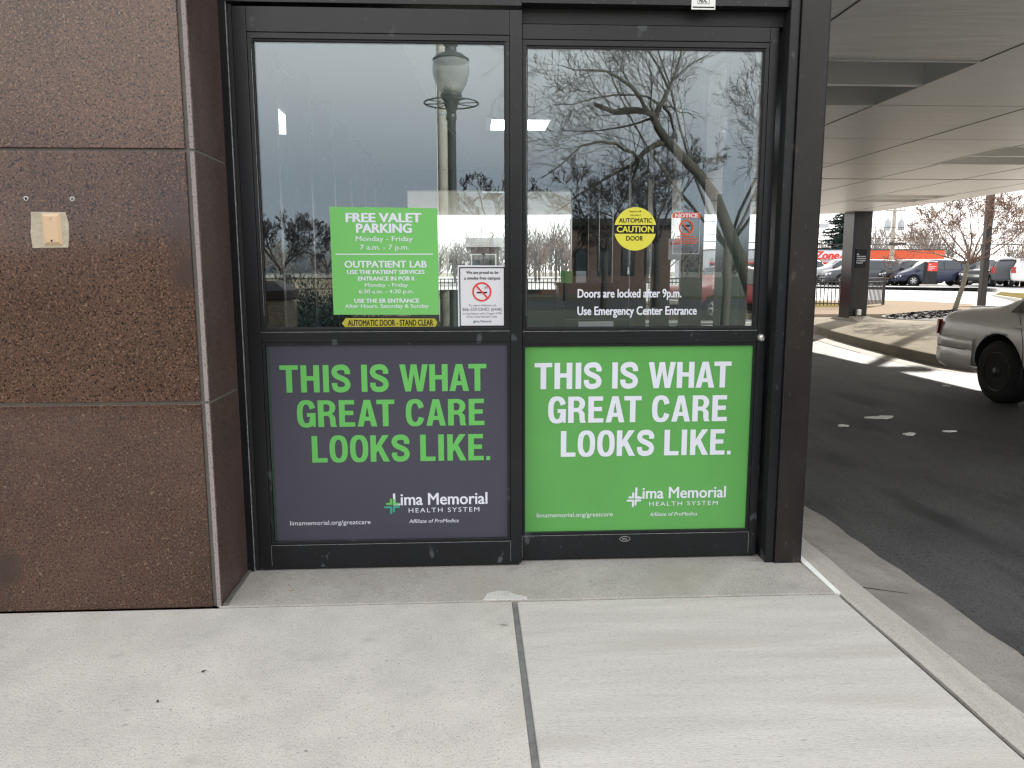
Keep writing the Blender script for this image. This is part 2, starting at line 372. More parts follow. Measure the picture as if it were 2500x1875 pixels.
def wob(x, y0, y1, n, amp, seed):
    r = random.Random(seed); return [(x+(r.random()-.5)*amp, y0+(y1-y0)*i/n) for i in range(n+1)]
a = MB(); L_ = wob(1.412, -4.6, 8, 60, .006, 1); R_ = wob(1.545, -4.6, 8, 60, .018, 2)
for i in range(60):
    a.add([(L_[i][0], L_[i][1], -.2), (R_[i][0], R_[i][1], -.2), (R_[i+1][0], R_[i+1][1], -.2), (L_[i+1][0], L_[i+1][1], -.2),
           (L_[i][0], L_[i][1], -.001), (R_[i][0], R_[i][1], -.008), (R_[i+1][0], R_[i+1][1], -.008), (L_[i+1][0], L_[i+1][1], -.001)],
          [(4, 5, 6, 7), (1, 2, 6, 5), (3, 0, 4, 7)])
structure(a.build('kerb', M['kerb concrete']))
structure(MB().box(1.399, 1.411, -4.6, -.36, -.2, -.012).build('kerb_joint', M['dark void']))
a = MB(); a.prism([(1.391, -.335), (1.412, -.345), (1.428, .10), (1.400, .10)], -.1, .004); structure(a.build('kerb_sealant', M['white paint spatter']))
a = MB(); E_ = wob(1.885, -4.6, 9, 90, .03, 3)
for i in range(90):
    y0, y1 = -4.6+13.6*i/90, -4.6+13.6*(i+1)/90
    a.add([(1.54, y0, -.03), (E_[i][0], y0, -.085), (E_[i+1][0], y1, -.085), (1.54, y1, -.03), (E_[i][0], y0, -.16), (E_[i+1][0], y1, -.16)], [(0, 1, 2, 3), (1, 4, 5, 2)])
structure(a.build('gutter', M['gutter concrete']))
a = MB(); a.add([(1.55, -.222, -.0296), (1.88, -.222, -.0836), (1.88, -.215, -.0836), (1.55, -.215, -.0296), (1.55, -.222, -.1), (1.88, -.222, -.14), (1.88, -.215, -.14), (1.55, -.215, -.1)], [(0, 1, 2, 3), (0, 4, 5, 1), (2, 6, 7, 3), (1, 5, 6, 2), (0, 3, 7, 4), (4, 7, 6, 5)]); structure(a.build('gutter_joint', M['dark void']))
# asphalt with a ragged edge along the gutter
a = MB(); E2 = [(p[0]+.004+.016*random.Random(i).random(), p[1]) for i, p in enumerate(E_)]
a.add([(p[0], p[1], -.094) for p in E2]+[(12, p[1], -.1) for p in E2], [(i, 91+i, 92+i, i+1) for i in range(90)])
a.add([(1.8, 9, -.1), (12, 9, -.1), (12, 40, -.1), (-9, 40, -.1), (-9, 14, -.1), (1.8, 14, -.1)], [(0, 1, 2, 3, 4, 5)])
a.add([(1.88, -4.6, -.1), (2.1, -5.6, -.1), (3.0, -6.7, -.1), (5, -7.6, -.1), (9, -8.2, -.1), (40, -8.6, -.1), (40, -2, -.1), (12, -2, -.1), (12, -4.6, -.1)], [tuple(range(9))])
structure(a.build('road', M['asphalt'], fix=False))
def blot(name, px, py, w, h, seed, label):
    c = atZ(px, py, -.095); e = atZ(px+w/2, py, -.095); d = atZ(px, py-h/2, -.095); rx = (e-c).length*.75; ry = (d-c).length*.6; r = random.Random(seed)
    ph = [r.random()*6.28 for _ in range(4)]
    pts = []
    for k in range(36):
        t = 2*math.pi*k/36; q = 1+.28*math.sin(2*t+ph[0])+.2*math.sin(3*t+ph[1])+.13*math.sin(7*t+ph[2])
        pts.append((c.x+rx*q*math.cos(t), c.y+ry*q*math.sin(t)))
    o = MB().prism(pts, -.11, -.086).build(name, M['white paint spatter']); tag(o, label, 'litter', 'white scraps on the asphalt')
blot('snow_scrap', 2150, 1020, 74, 10, 1, 'longest white scrap of slush on the dark asphalt')
blot('snow_scrap', 2220, 1061, 40, 7, 2, 'short white scrap of slush on asphalt nearest the camera')
blot('snow_scrap', 2058, 1040, 26, 7, 3, 'small white scrap of slush beside the brown corner post')
blot('snow_scrap', 2318, 1054, 34, 4, 4, 'faint grey scrap of slush below the car bumper')
blot('snow_scrap', 2310, 943, 20, 4, 5, 'thin white scrap of slush left of the sedan tyre')
# kerbed island of the drive
isl = [atZ(1955, 780, .05), atZ(1990, 796, .05), atZ(2060, 815, .05), atZ(2100, 825, .05), atZ(2200, 848, .05), atZ(2290, 867, .05)]
ip = [(p.x, p.y) for p in isl]; ip += [(ip[-1][0]+.10, ip[-1][1]-.55), (ip[-1][0]+.55, ip[-1][1]-.85), (ip[-1][0]+3.5, ip[-1][1]-1.0), (14, 6.4), (15, 9.5), (12.5, 12.2), (10.8, 14.6), (9.9, 15.9), (8.9, 16.3), (8.0, 15.6)]
def ccw(p): return p if sum(p[i-1][0]*p[i][1]-p[i][0]*p[i-1][1] for i in range(len(p))) > 0 else p[::-1]
ip = ccw(ip); sheet('island_pavement', ip, .05, 'island concrete', .3, .02)
def offs(p, d):
    c = Vector((sum(q[0] for q in p)/len(p), sum(q[1] for q in p)/len(p))); o = []
    for i in range(len(p)):
        a_, b_ = Vector(p[i-1]), Vector(p[(i+1) % len(p)]); t = (b_-a_).normalized(); o.append((p[i][0]+t.y*d, p[i][1]-t.x*d))
    return o
sheet('island_gutter', offs(ip, .42), -.094, 'gutter concrete', .1)
# beyond: second walkway with the fence, bright lot
sheet('access_road', [(7.6, 16.2), (10.6, 16.0), (12.6, 13.4), (16.2, 9), (40, 2), (60, 24), (30, 60), (-60, 60), (-60, 17.5), (5, 16.4)], -.092, 'bright lot concrete', .1)
w2 = [(-40, 17.9), (5, 17.75), (13.3, 17.55), (15.3, 18.3), (17.0, 20.4), (17.7, 23.2), (17.6, 26.0), (16.6, 27.3), (-40, 27.6)]
sheet('walkway', w2, .05, 'tan walkway concrete', .3, .02)
sheet('lawn', [(-40, 21.9), (13.2, 21.6), (13.4, 26.5), (-40, 26.8)], .056, 'dry lawn', .1)
a = MB(); a.add([(-80, 27.9, -.08), (60, 27.9, -.08), (90, 44, .22), (-80, 44, .22), (90, 150, .22), (-80, 150, .22)], [(0, 1, 2, 3), (3, 2, 4, 5)]); structure(a.build('parking_lot', M['bright lot concrete'], fix=False))
g3 = [atZ(2162, 698, .28), atZ(2300, 700, .28), atZ(2434, 704, .28)]
sheet('lot_island', ccw([(g3[0].x-9, g3[0].y+.8), (g3[0].x, g3[0].y), (g3[1].x, g3[1].y), (g3[2].x, g3[2].y), (g3[2].x+1, g3[2].y+1.2), (g3[0].x-9, g3[0].y+2.3)]), .28, 'bright lot concrete', .5)
gc = [atZ(2420, 719, .08), atZ(2470, 726, .08), atZ(2560, 740, .08), atZ(2600, 722, .08), atZ(2436, 712, .08)]
sheet('grass_island', ccw([(p.x, p.y) for p in gc]), .08, 'kerb concrete', .4)
cx = sum(p.x for p in gc)/5; cyy = sum(p.y for p in gc)/5
sheet('lawn', ccw([(cx+(p.x-cx)*.86, cyy+(p.y-cyy)*.86) for p in gc]), .10, 'dry lawn', .1)
# behind the viewer
sheet('lawn', R4(-60, 1.8, -24, -4.62), -.02, 'shade tinted turf', .2)
sheet('lawn', [(1.81, -24), (60, -24), (60, 1.5), (12.05, 1.5), (12.05, -4.62), (1.81, -4.62)], -.125, 'shade tinted turf', .2)
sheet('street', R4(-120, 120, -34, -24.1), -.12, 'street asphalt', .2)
sheet('lawn', R4(-120, 120, -140, -34.1), .0, 'shade tinted turf', .3)

# ---------------------------------------------------------------- granite wall left of the door
GY = -.335
gx0 = atY(429, 0, GY).x; gx1 = atY(440.5, 0, GY).x; gx2 = atY(451.5, 0, GY).x
zu = atY(440, 366, GY).z; zl = atY(488, 983, GY).z
gw = thing('granite_wall', 'polished brown granite wall in large panels beside the automatic door', 'wall', (gx2-.5, GY+.1, 0))
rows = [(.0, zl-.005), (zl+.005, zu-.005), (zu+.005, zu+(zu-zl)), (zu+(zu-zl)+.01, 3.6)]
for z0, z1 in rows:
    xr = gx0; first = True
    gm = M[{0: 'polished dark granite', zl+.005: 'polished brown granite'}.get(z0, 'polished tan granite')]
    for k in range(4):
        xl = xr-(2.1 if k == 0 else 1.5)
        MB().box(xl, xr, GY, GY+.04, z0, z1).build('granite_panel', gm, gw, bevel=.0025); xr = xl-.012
    MB().box(gx1, gx2, GY+.0015, .0, z0, z1).build('granite_edge', M['sawn granite edge'], gw)
    MB().box(gx2, gx2+.004, GY+.0015, .004, z0, z1).build('return_panel', M['matte brown granite'], gw)
a = MB(); a.box(-7.2, gx1, GY+.009, GY+.06, 0, 3.6); a.box(gx1-.001, gx2+.0015, GY+.006, .02, 0, 3.6); a.build('sealant_joint', M['grey sealant'], gw)
a = MB(); a.box(gx2-.002, -.944, .004, .05, 0, 3.6); a.build('sealant_joint', M['grey sealant'], gw, bevel=.003)
a = MB(); a.prism([(gx2+.004, GY+.004), (gx2+.022, GY+.004), (gx2+.018, -.0), (gx2+.004, -.0)], .0, .012); a.build('sealant_joint', M['grey sealant'], gw, bevel=.004)
MB().box(-7.2, gx1-.002, -.26, .2, .0, 3.6).build('backing_wall', M['hospital wall'], gw)
# switch plate and anchors
pl = thing('blank_switch_plate', 'cream metal cover plate on a square of mortar on the granite wall', 'wall plate', tuple(atY(118, 570, GY)))
a = MB(); pts = [(75, 517), (160, 518), (168, 545), (169, 580), (167, 605), (80, 606), (75, 570), (76, 540)]
a.plate([(atY(x, y, GY).x, atY(x, y, GY).z) for x, y in pts][::-1], GY-.0025, GY+.01); a.build('mortar_patch', M['beige mortar'], pl, bevel=.002)
A0, A1 = atY(102, 521, GY), atY(155, 599, GY); w_ = A1.x-A0.x; h_ = A0.z-A1.z; bx = .010
a = MB(); a.add([(A0.x, GY-.003, A1.z), (A1.x, GY-.003, A1.z), (A1.x, GY-.003, A0.z), (A0.x, GY-.003, A0.z)]+
               [(A0.x+bx, GY-.010, A1.z+bx), (A1.x-bx, GY-.010, A1.z+bx), (A1.x-bx, GY-.010, A0.z-bx), (A0.x+bx, GY-.010, A0.z-bx)],
               [(0, 1, 5, 4), (1, 2, 6, 5), (2, 3, 7, 6), (3, 0, 4, 7), (4, 5, 6, 7)]); a.build('cover_plate', M['cream plate metal'], pl)
q = atY(126, 533, GY); MB().lathe([(.0001, -.0135), (.0035, -.013), (.004, -.010), (.004, -.008)], (q.x, GY, q.z), 12, 'y').build('screw', M['cream plate metal'], pl)
q = atY(130, 588, GY); MB().lathe([(.0001, -.0105), (.0035, -.0105), (.0035, -.0095)], (q.x, GY, q.z), 12, 'y').build('screw_hole', M['dark void'], pl)
for px, py, lab in ((64, 485, 'zinc wall anchor with a dark open hole, left one above the cream plate'), (177, 486, 'zinc wall anchor with a wire stub, right one above the cream plate')):
    q = atY(px, py, GY); t = thing('wall_anchor', lab, 'wall anchor', (q.x, GY, q.z), group='wall anchors in the granite')
    MB().lathe([(.0085, .002), (.0085, -.002), (.006, -.003), (.0045, -.0025), (.0045, .001)], (q.x, GY, q.z), 16, 'y').build('collar', M['zinc'], t, True)
    MB().lathe([(.0044, -.0015), (.0044, .0)], (q.x, GY, q.z), 12, 'y').build('hole' if px < 100 else 'plug', M['dark void'] if px < 100 else M['grey sealant'], t)
    if px > 100: MB().tube([(q.x+.002, GY-.002, q.z+.004), (q.x+.006, GY-.006, q.z+.014), (q.x+.010, GY-.004, q.z+.010), (q.x+.009, GY-.002, q.z)], .0006, 5).build('wire', M['zinc'], t)

# ---------------------------------------------------------------- automatic door
FR = M['black anodised frame']
df = thing('door_frame', 'black aluminium frame and header around the automatic sliding doors', 'door frame', (.15, .0, 0))
MB().box(-.9435, -.912, -.001, .12, .002, 2.60).build('jamb', FR, df, bevel=.0015)
MB().box(-.9119, -.9088, -.0025, .01, .002, 2.60).build('jamb_edge', M['bare edge aluminium'], df)
MB().box(-.9085, -.895, .012, .12, .002, 2.60).build('jamb_gasket', M['black gasket'], df)
MB().box(-.912, .199, -.004, .14, 2.232, 2.62).build('header', FR, df, bevel=.002)
MB().box(.1995, 1.2395, -.004, .14, 2.243, 2.62).build('header', FR, df, bevel=.002)
MB().box(.2, 1.2395, .05, .14, 2.186, 2.2425).build('header_track', M['black gasket'], df)
MB().box(1.238, 1.2755, -.022, .14, .002, 2.62).build('jamb', FR, df, bevel=.0015)
MB().box(1.2365, 1.2378, -.02, .035, .05, 2.23).build('jamb_edge', M['black gasket'], df)
cp = thing('corner_post', 'brown bronze clad corner post right of the automatic door', 'post', (1.333, .04, 0))
MB().box(1.2765, 1.389, -.032, .115, .002, 2.61).build('cladding', M['dark bronze cladding'], cp, bevel=.003)
MB().box(1.2760, 1.2785, -.0345, -.0325, .002, 2.6).build('cladding_seam', M['black gasket'], cp)
MB().box(1.3865, 1.3895, -.0335, -.0322, .003, 2.6).build('cladding_edge', M['black gasket'], cp)

def leaf(x0, x1, xs0, xs1, y0, z0, z1, zr0, zr1, zk, zg, label, lock=False, narrow=False):
    """x0..x1 leaf, xs0..xs1 inner edges of the stiles, y0 front face"""
    t = thing('sliding_door', label, 'door', ((x0+x1)/2, y0+.02, z0), group='automatic sliding door leaves')
    y1 = y0+.044
    MB().box(x0, xs0, y0, y1, z0, z1).build('stile', FR, t, bevel=.0018)
    MB().box(xs1, x1, y0, y1, z0, z1).build('stile', FR, t, bevel=.0018)
    e = .0006
    MB().box(xs0+e, xs1-e, y0+.0008, y1-.001, zg+.022, z1).build('top_rail', FR, t, bevel=.0015)
    MB().box(xs0+e, xs1-e, y0+.0008, y1-.001, zr0+.012, zr1-.013).build('middle_rail', FR, t, bevel=.0015)
    MB().box(xs0+e, xs1-e, y0+.0008, y1-.001, z0, zk).build('kick_rail', M['scuffed black rail'], t, bevel=.0015)
    b = MB()      # glazing beads round the upper pane
    g0, g1 = xs0+.017, xs1-.017
    b.box(xs0+e, xs1-e, y0+.004, y0+.02, zg, zg+.0214); b.box(xs0+e, xs1-e, y0+.004, y0+.02, zr1-.0125, zr1)
    b.box(xs0+e, g0, y0+.004, y0+.02, zr1, zg); b.box(g1, xs1-e, y0+.004, y0+.02, zr1, zg)
    b.box(xs0+e, xs1-e, y0+.004, y0+.02, zk+.0006, zk+.014); b.box(xs0+e, xs1-e, y0+.004, y0+.02, zr0, zr0+.0115)
    b.box(xs0+e, g0-.005, y0+.004, y0+.02, zk+.014, zr0); b.box(g1+.005, xs1-e, y0+.004, y0+.02, zk+.014, zr0)
    b.build('glazing_bead', FR, t, bevel=.0012)
    b = MB(); f = .0045
    b.box(g0, g1, y0+.010, y0+.018, zg-f*1.6, zg); b.box(g0, g0+f, y0+.010, y0+.018, zr1+f, zg-f*1.6); b.box(g1-f, g1, y0+.010, y0+.018, zr1+f, zg-f*1.6); b.box(g0, g1, y0+.010, y0+.018, zr1, zr1+f)
    b.build('gasket', M['black gasket'], t)
    b = MB(); w = .0016
    for z in (zr1-.0135, zk): b.box(xs0+e, xs1-e, y0+.0001, y0+.002, z-w/2, z+w/2)
    b.box(xs0-.0006, xs0+.0008, y0-.0003, y0+.001, z0+.01, zk); b.box(xs1-.0008, xs1+.0006, y0-.0003, y0+.001, z0+.01, zk)
    b.box(g0-.002, g0-.0008, y0+.0030, y0+.0042, zr1+.05, zg-.04)
    b.build('worn_edge', M['bare edge aluminium'], t)
    MB().box(g0+.0001, g1-.0001, y0+.019, y0+.027, zr1+.0001, zg-.0001).build('glass_pane', M['door glass'], t)
    MB().box(g0-.004, g1+.004, y0+.019, y0+.027, zk+.0145, zr0-.0005).build('lower_panel', M['dark green panel'], t)
    MB().box(x0+.01, x1-.01, y0+.012, y1-.012, .004, z0-.0005).build('bottom_sweep', M['black gasket'], t)
    if lock:
        q = atY(1858.2, 824, y0-.004)
        k = MB(); k.lathe([(.0165, .004), (.0165, -.006), (.0155, -.008), (.0125, -.016), (.0118, -.0175), (.0001, -.0175)], (q.x, y0, q.z), 28, 'y'); lk = k.build('lock_cylinder', M['steel cylinder'], t, True)
        MB().lathe([(.0062, -.0177), (.0062, -.019), (.0001, -.019)], (q.x+.001, y0, q.z-.006), 18, 'y').build('key_plug', M['silver plate'], lk)
        MB().box(q.x+.0, q.x+.002, y0-.0198, y0-.0185, q.z-.011, q.z-.002).build('keyhole', M['dark void'], lk)
    return t
leaf(-.890, .200, -.839, .1535, 0, .016, 2.219, .9425, 1.0095, .112, 2.106, 'left black framed sliding door leaf with the purple lower panel')
leaf(.150, 1.222, .205, 1.1875, .046, .012, 2.184, .926, 1.003, .116, 2.106, 'right black framed sliding door leaf with the green lower panel and lock cylinder', lock=True)
MB().box(-.905, -.891, .002, .04, .016, 2.22).build('door_gasket', M['black gasket'], df)
# ---------------------------------------------------------------- signs and stickers on the door
def rect_px(mb, x0, x1, y0, y1, yp, th=.0012):
    p, q = atY(x0, y1, yp), atY(x1, y0, yp); mb.box(p.x, q.x, yp, yp+th, p.z, q.z); return mb
def sh(px, py, ox, oy, s): return ox+px/s, oy+py/s
YL = .0170; YR = YL+.046
def cross_logo(mbs, x0, x1, y0, y1, yp):
    """four rounded elbows set as a plus sign, the long one low left"""
    p, q = atY(x0, y1, yp), atY(x1, y0, yp); W, H = q.x-p.x, q.z-p.z
    def P(u, v): return (p.x+u*W, p.z+v*H)
    def elbow(mb, pts, w=.13):
        path = [Vector((p_[0], p_[1], 0)) for p_ in pts]
        st = []
        for i in range(len(path)-1):
            d = (path[i+1]-path[i]).normalized(); n = Vector((-d.y, d.x, 0))*w/2; a_, b_ = path[i]-d*(w/2 if i else 0), path[i+1]+d*(w/2 if i < len(path)-2 else 0)
            mb.plate([P(*(a_+n).xy), P(*(a_-n).xy), P(*(b_-n).xy), P(*(b_+n).xy)][::1], yp-.0006+i*.0002, yp+.0004)
        for e_ in (path[0], path[-1]):
            mb.plate([P(e_.x+w/2*math.cos(t*.5236), e_.y+w/2*math.sin(t*.5236)) for t in range(12)], yp-.0005, yp+.0004)
    elbow(mbs[0], [(.45, .97), (.45, .68), (.2, .68)]); elbow(mbs[1], [(.08, .46), (.45, .46), (.45, .07)])
    elbow(mbs[2], [(.94, .46), (.62, .46), (.62, .18)]); elbow(mbs[0], [(.62, .94), (.62, .68), (.9, .68)])
def poster(name, label, corners, yp, face, slog, c_sl, lines, logo, logo_m):
    cs = [atY(x, y, yp) for x, y in corners]; x0 = min(p.x for p in cs); x1 = max(p.x for p in cs); z0 = min(p.z for p in cs); z1 = max(p.z for p in cs)
    t = thing(name, label, 'poster', ((x0+x1)/2, yp, z0))
    MB().box(x0, x1, yp, yp+.0018, z0, z1).build('panel', M[face], t)
    b = MB()
    for ln in slog: big_line(b, *ln, yp-.0008)
    b.build('slogan_lettering', M[c_sl], t, fix=False)
    b = MB()
    for s, a0, a1, yc, yb, kw in lines: text_px(b, s, a0, a1, yc, yb, yp-.0008, **kw)
    b.build('small_lettering', M['white letters'], t, fix=False)
    bs = [MB(), MB(), MB()]; cross_logo(bs, *logo, yp-.001)
    for i, (b, m) in enumerate(zip(bs, logo_m)): b.build('cross_emblem', M[m], t)
poster('slogan_poster', 'dark purple poster with green slogan lettering on the left door leaf',
       [(655.5, 843.5), (1242, 1316)], YL-.002, 'purple vinyl',
       [('THIS IS WHAT', 684.6, 1187.7, 890.5, 957.6, 889.8, 955.0), ('GREAT CARE', 725.9, 1183, 976.6, 1042.0, 974.8, 1039), ('LOOKS LIKE.', 762.7, 1196.7, 1063.6, 1129.0, 1060, 1123.6)], 'green letters',
       [('Lima Memorial', 959.9, 1190.2, 1203.5, 1231.5, dict(bold=.022)), ('HEALTH SYSTEM', 997.8, 1170.3, 1239.2, 1250, dict(space=1.25)),
        ('Affiliate of ProMedica', 998.9, 1119.7, 1267.0, 1276, dict(shear=.2)), ('limamemorial.org/greatcare', 708.5, 904.9, 1270.5, 1281, {})],
       (937.5, 976, 1218, 1255.5), ['green letters', 'teal letters', 'teal letters'])
poster('slogan_poster', 'bright green poster with white slogan lettering on the right door leaf',
       [(1262, 836.5), (1822, 1297)], YR-.002, 'green vinyl',
       [('THIS IS WHAT', 1305.1, 1783.8, 885.4, 949.3, 883.4, 947.0), ('GREAT CARE', 1337.7, 1774.2, 967.5, 1031.5, 966, 1029.5), ('LOOKS LIKE.', 1369, 1783.5, 1051, 1113.8, 1049, 1111)], 'white letters',
       [('Lima Memorial', 1550.5, 1771.8, 1188.7, 1215.6, dict(bold=.022)), ('HEALTH SYSTEM', 1584.8, 1751.9, 1223.9, 1233.8, dict(space=1.25)),
        ('Affiliate of ProMedica', 1585.5, 1701.9, 1250.4, 1259.2, dict(shear=.2)), ('limamemorial.org/greatcare', 1310.4, 1495.6, 1251.5, 1261.8, {})],
       (1528.5, 1566, 1202.7, 1238.6), ['white letters']*3)
# valet sign
YS = .0155
t = thing('valet_sign', 'large green notice with white valet parking and lab hours on left door glass', 'notice', tuple(atY(940, 768, YS)))
b = MB(); cs = [atY(*p, YS) for p in ((814.6, 768.2), (1072, 768.2), (1067.8, 508.3), (804.2, 504.6))]
b.plate([(p.x, p.z) for p in cs], YS, YS+.0025); b.build('panel', M['green sign face'], t)
b = MB(); S = 4.809
def vt(mb, s, x0, x1, y0, y1, **k): text_px(mb, s, 800+x0/S, 800+x1/S-0, 490+y0/S, 490+y1/S, YS-.0008, **k)
for s, x0, x1, y0, y1, bo in [('FREE VALET', 210, 1103, 147, 250, .045), ('PARKING', 333, 990, 272, 374, .045), ('Monday - Friday', 330, 1000, 417, 474, .008), ('7 a.m. - 7 p.m.', 380, 957, 517, 574, .008),
        ('OUTPATIENT LAB', 197, 1165, 707, 783, .03), ('USE THE PATIENT SERVICES', 228, 1138, 814, 860, .035), ('ENTRANCE IN POB II', 357, 1015, 891, 936, .035), ('Monday - Friday', 437, 943, 967, 1010, .006),
        ('6:30 a.m. - 4:30 p.m.', 367, 1013, 1042, 1087, .006), ('USE THE ER ENTRANCE', 313, 1075, 1151, 1196, .035), ('After Hours, Saturday & Sunday', 203, 1187, 1214, 1257, .01)]:
    vt(b, s, x0, x1, y0, y1, bold=bo)
p, q = atY(800+93/S, 490+634/S, YS), atY(800+1235/S, 490+622/S, YS); b.plate([(p.x, p.z), (q.x, p.z), (q.x, q.z), (p.x, q.z)], YS-.0008, YS-.0001)
b.build('lettering', M['white letters'], t, fix=False)
# yellow arrow sticker
t = thing('arrow_sticker', 'long yellow arrow sticker warning of the automatic door, under the green notice', 'sticker', tuple(atY(950, 800, YS)))
b = MB(); cs = [(834.6, 789.4), (844, 800.6), (1061, 801.2), (1068, 787.5), (1061.5, 777.7), (844, 776.6)]
b.plate([(atY(*p, YS).x, atY(*p, YS).z) for p in cs], YS, YS+.0012); b.build('panel', M['yellow sticker'], t)
b = MB(); vt(b, 'AUTOMATIC DOOR - STAND CLEAR', 238, 1240, 1399, 1466, bold=.03); b.build('lettering', M['black ink'], t, fix=False)
# smoke free sign
t = thing('smoke_free_sign', 'white framed notice with crossed out cigarette at lower right of left glass', 'sign', tuple(atY(1178, 802, YS)))
b = MB(); cs = [(1118.6, 802), (1236.9, 802), (1236.7, 648.5), (1117, 647.4)]; b.plate([(atY(*p, YS).x, atY(*p, YS).z) for p in cs], YS-.002, YS+.002); b.build('panel', M['white plastic'], t, bevel=.001)
Y2 = YS-.0028; b = MB()
def frame_px(mb, x0, x1, y0, y1, w, yp):
    p, q = atY(x0, y1, yp), atY(x1, y0, yp)
    mb.box(p.x, q.x, yp, yp+.0006, q.z-w, q.z); mb.box(p.x, q.x, yp, yp+.0006, p.z, p.z+w); mb.box(p.x, p.x+w, yp, yp+.0006, p.z+w, q.z-w); mb.box(q.x-w, q.x, yp, yp+.0006, p.z+w, q.z-w)
frame_px(b, 1122.5, 1232.3, 652, 797.6, .0042, Y2); b.build('border', M['black ink'], t)
def ring(mb, cx, cy, r, wpx, yp, slash=True, k=40):
    c = atY(cx, cy, yp); R_ = atY(cx+r, cy, yp).x-c.x; w = R_*wpx/r
    vs = []; fs = []
    for i in range(k):
        a_ = 2*math.pi*i/k
        for rr in (R_, R_-w): vs.append((c.x+rr*math.cos(a_), yp, c.z+rr*math.sin(a_)))
    for i in range(k): j = (i+1) % k; fs.append((2*i, 2*j, 2*j+1, 2*i+1))
    mb.add(vs, fs)
    if slash:
        d = Vector((-.68, .73)); n = Vector((.73, .68))*w*.5; e = R_-w*.7
        mb.add([(c.x+(d*s_*e+n*u_).x, yp-.0003, c.z+(d*s_*e+n*u_).y) for s_, u_ in ((1, 1), (1, -1), (-1, -1), (-1, 1))], [(0, 1, 2, 3)])
b = MB(); ring(b, 800+1810/S, 490+1070/S, 113/S, 20/S, Y2-.0004); b.build('prohibition_ring', M['red ink'], t, fix=False)
b = MB(); p, q = atY(800+1750/S, 490+1087/S, Y2), atY(800+1872/S, 490+1069/S, Y2); b.box(p.x, q.x, Y2, Y2+.0005, p.z, q.z)
for ox in (0, .008):
    c0 = atY(800+1850/S, 490+1050/S, Y2); b.tube([(c0.x+ox, Y2, c0.z+.004), (c0.x+ox-.003, Y2, c0.z+.008), (c0.x+ox+.003, Y2, c0.z+.012), (c0.x+ox-.001, Y2, c0.z+.016)], .0009, 5)
b.build('cigarette', M['black ink'], t)
b = MB()
def vt2(mb, s, x0, x1, y0, y1, **k): text_px(mb, s, 800+x0/S, 800+x1/S, 490+y0/S, 490+y1/S, Y2-.0002, **k)
vt2(b, 'We are proud to be', 1625, 2003, 824, 859, bold=.022); vt2(b, 'a smoke free campus', 1603, 2025, 890, 925, bold=.022); b.build('heading', M['black ink'], t, fix=False)
b = MB()
for s, x0, x1, y0, y1 in [('To report violations call', 1657, 1975, 1216, 1239), ('866-559-OHIO (6446)', 1583, 2047, 1256, 1293), ('in accordance with Chapter 3794', 1587, 2042, 1312, 1335), ('of the Ohio Revised Code.', 1630, 1995, 1349, 1372)]: vt2(b, s, x0, x1, y0, y1)
vt2(b, 'Lima Memorial', 1722, 1920, 1403, 1427, bold=.02); b.build('small_lettering', M['grey ink'], t, fix=False)
bs = [MB(), MB(), MB()]; cross_logo(bs, 800+1703/S, 800+1738/S, 490+1408/S, 490+1443/S, Y2-.0002)
for b in bs: b.build('cross_emblem', M['teal letters'], t)
# round caution sticker
YC = .0615; t = thing('caution_sticker', 'round yellow caution sticker with a black band on right door glass', 'sticker', tuple(atY(1551, 612, YC)))
cx_, cy_, r_ = 1551, 559, 51.4; c = atY(cx_, cy_, YC); Rr = atY(cx_+r_, cy_, YC).x-c.x
MB().plate([(c.x+Rr*math.cos(2*math.pi*i/48), c.z+Rr*math.sin(2*math.pi*i/48)) for i in range(48)], YC, YC+.0015).build('disc', M['bright yellow sticker'], t)
b = MB(); za = atY(cx_, 549, YC).z; zb = atY(cx_, 570.5, YC).z; pts = []
for sgn in (1, -1):
    for i in range(9):
        z = (zb if sgn > 0 else za)+(za-zb)*i/8*sgn; pts.append((c.x+sgn*math.sqrt(Rr*Rr-(z-c.z)**2), z))
b.plate(pts, YC-.0006, YC+.0002)
k5 = 3.352
def ct(mb, s, x0, x1, y0, y1, yp=YC-.001, **k): text_px(mb, s, 1240+x0/k5, 1240+x1/k5, 430+y0/k5, 430+y1/k5, yp, **k)
ct(b, 'AUTOMATIC', 908, 1180, 344, 380, bold=.02); ct(b, 'DOOR', 968, 1106, 490, 527, bold=.02); ct(b, 'besam', 998, 1068, 280, 295); ct(b, 'ASSA ABLOY', 1000, 1090, 314, 326, shear=.15)
q0 = atY(1240+1082/k5, 430+288/k5, YC); b.plate([(q0.x-.004, q0.z), (q0.x, q0.z-.004), (q0.x+.004, q0.z), (q0.x, q0.z+.004)], YC-.001, YC)
b.build('black_print', M['black ink'], t, fix=False)
b = MB(); ct(b, 'CAUTION', 890, 1192, 410, 458, bold=.035); b.build('lettering', M['bright yellow sticker'], t, fix=False)
# notice sticker (clear film)
t = thing('notice_sticker', 'clear sticker headed in red forbidding firearms, at right of the yellow disc', 'sticker', tuple(atY(1676, 621, YC)))
b = MB(); p, q = atY(1641.5, 532, YC), atY(1710, 519, YC); hz = q.z-p.z
b.plate([(p.x, p.z), (q.x, p.z), (q.x, q.z-hz*.4), (q.x-hz*.4, q.z), (p.x+hz*.4, q.z), (p.x, q.z-hz*.4)], YC, YC+.0008); b.build('header_band', M['orange red ink'], t)
b = MB(); ct(b, 'NOTICE', 1368, 1556, 307, 338, YC-.0006, bold=.035); b.build('lettering', M['white letters'], t, fix=False)
b = MB(); ring(b, 1240+1460/k5, 430+420/k5, 62/k5, 12/k5, YC); b.build('prohibition_ring', M['orange red ink'], t, fix=False)
g = [(-34, 8), (-30, 22), (6, 22), (28, 22), (30, 10), (10, 8), (8, -22), (-14, -20), (-6, 6)]; c0 = (1460, 420)
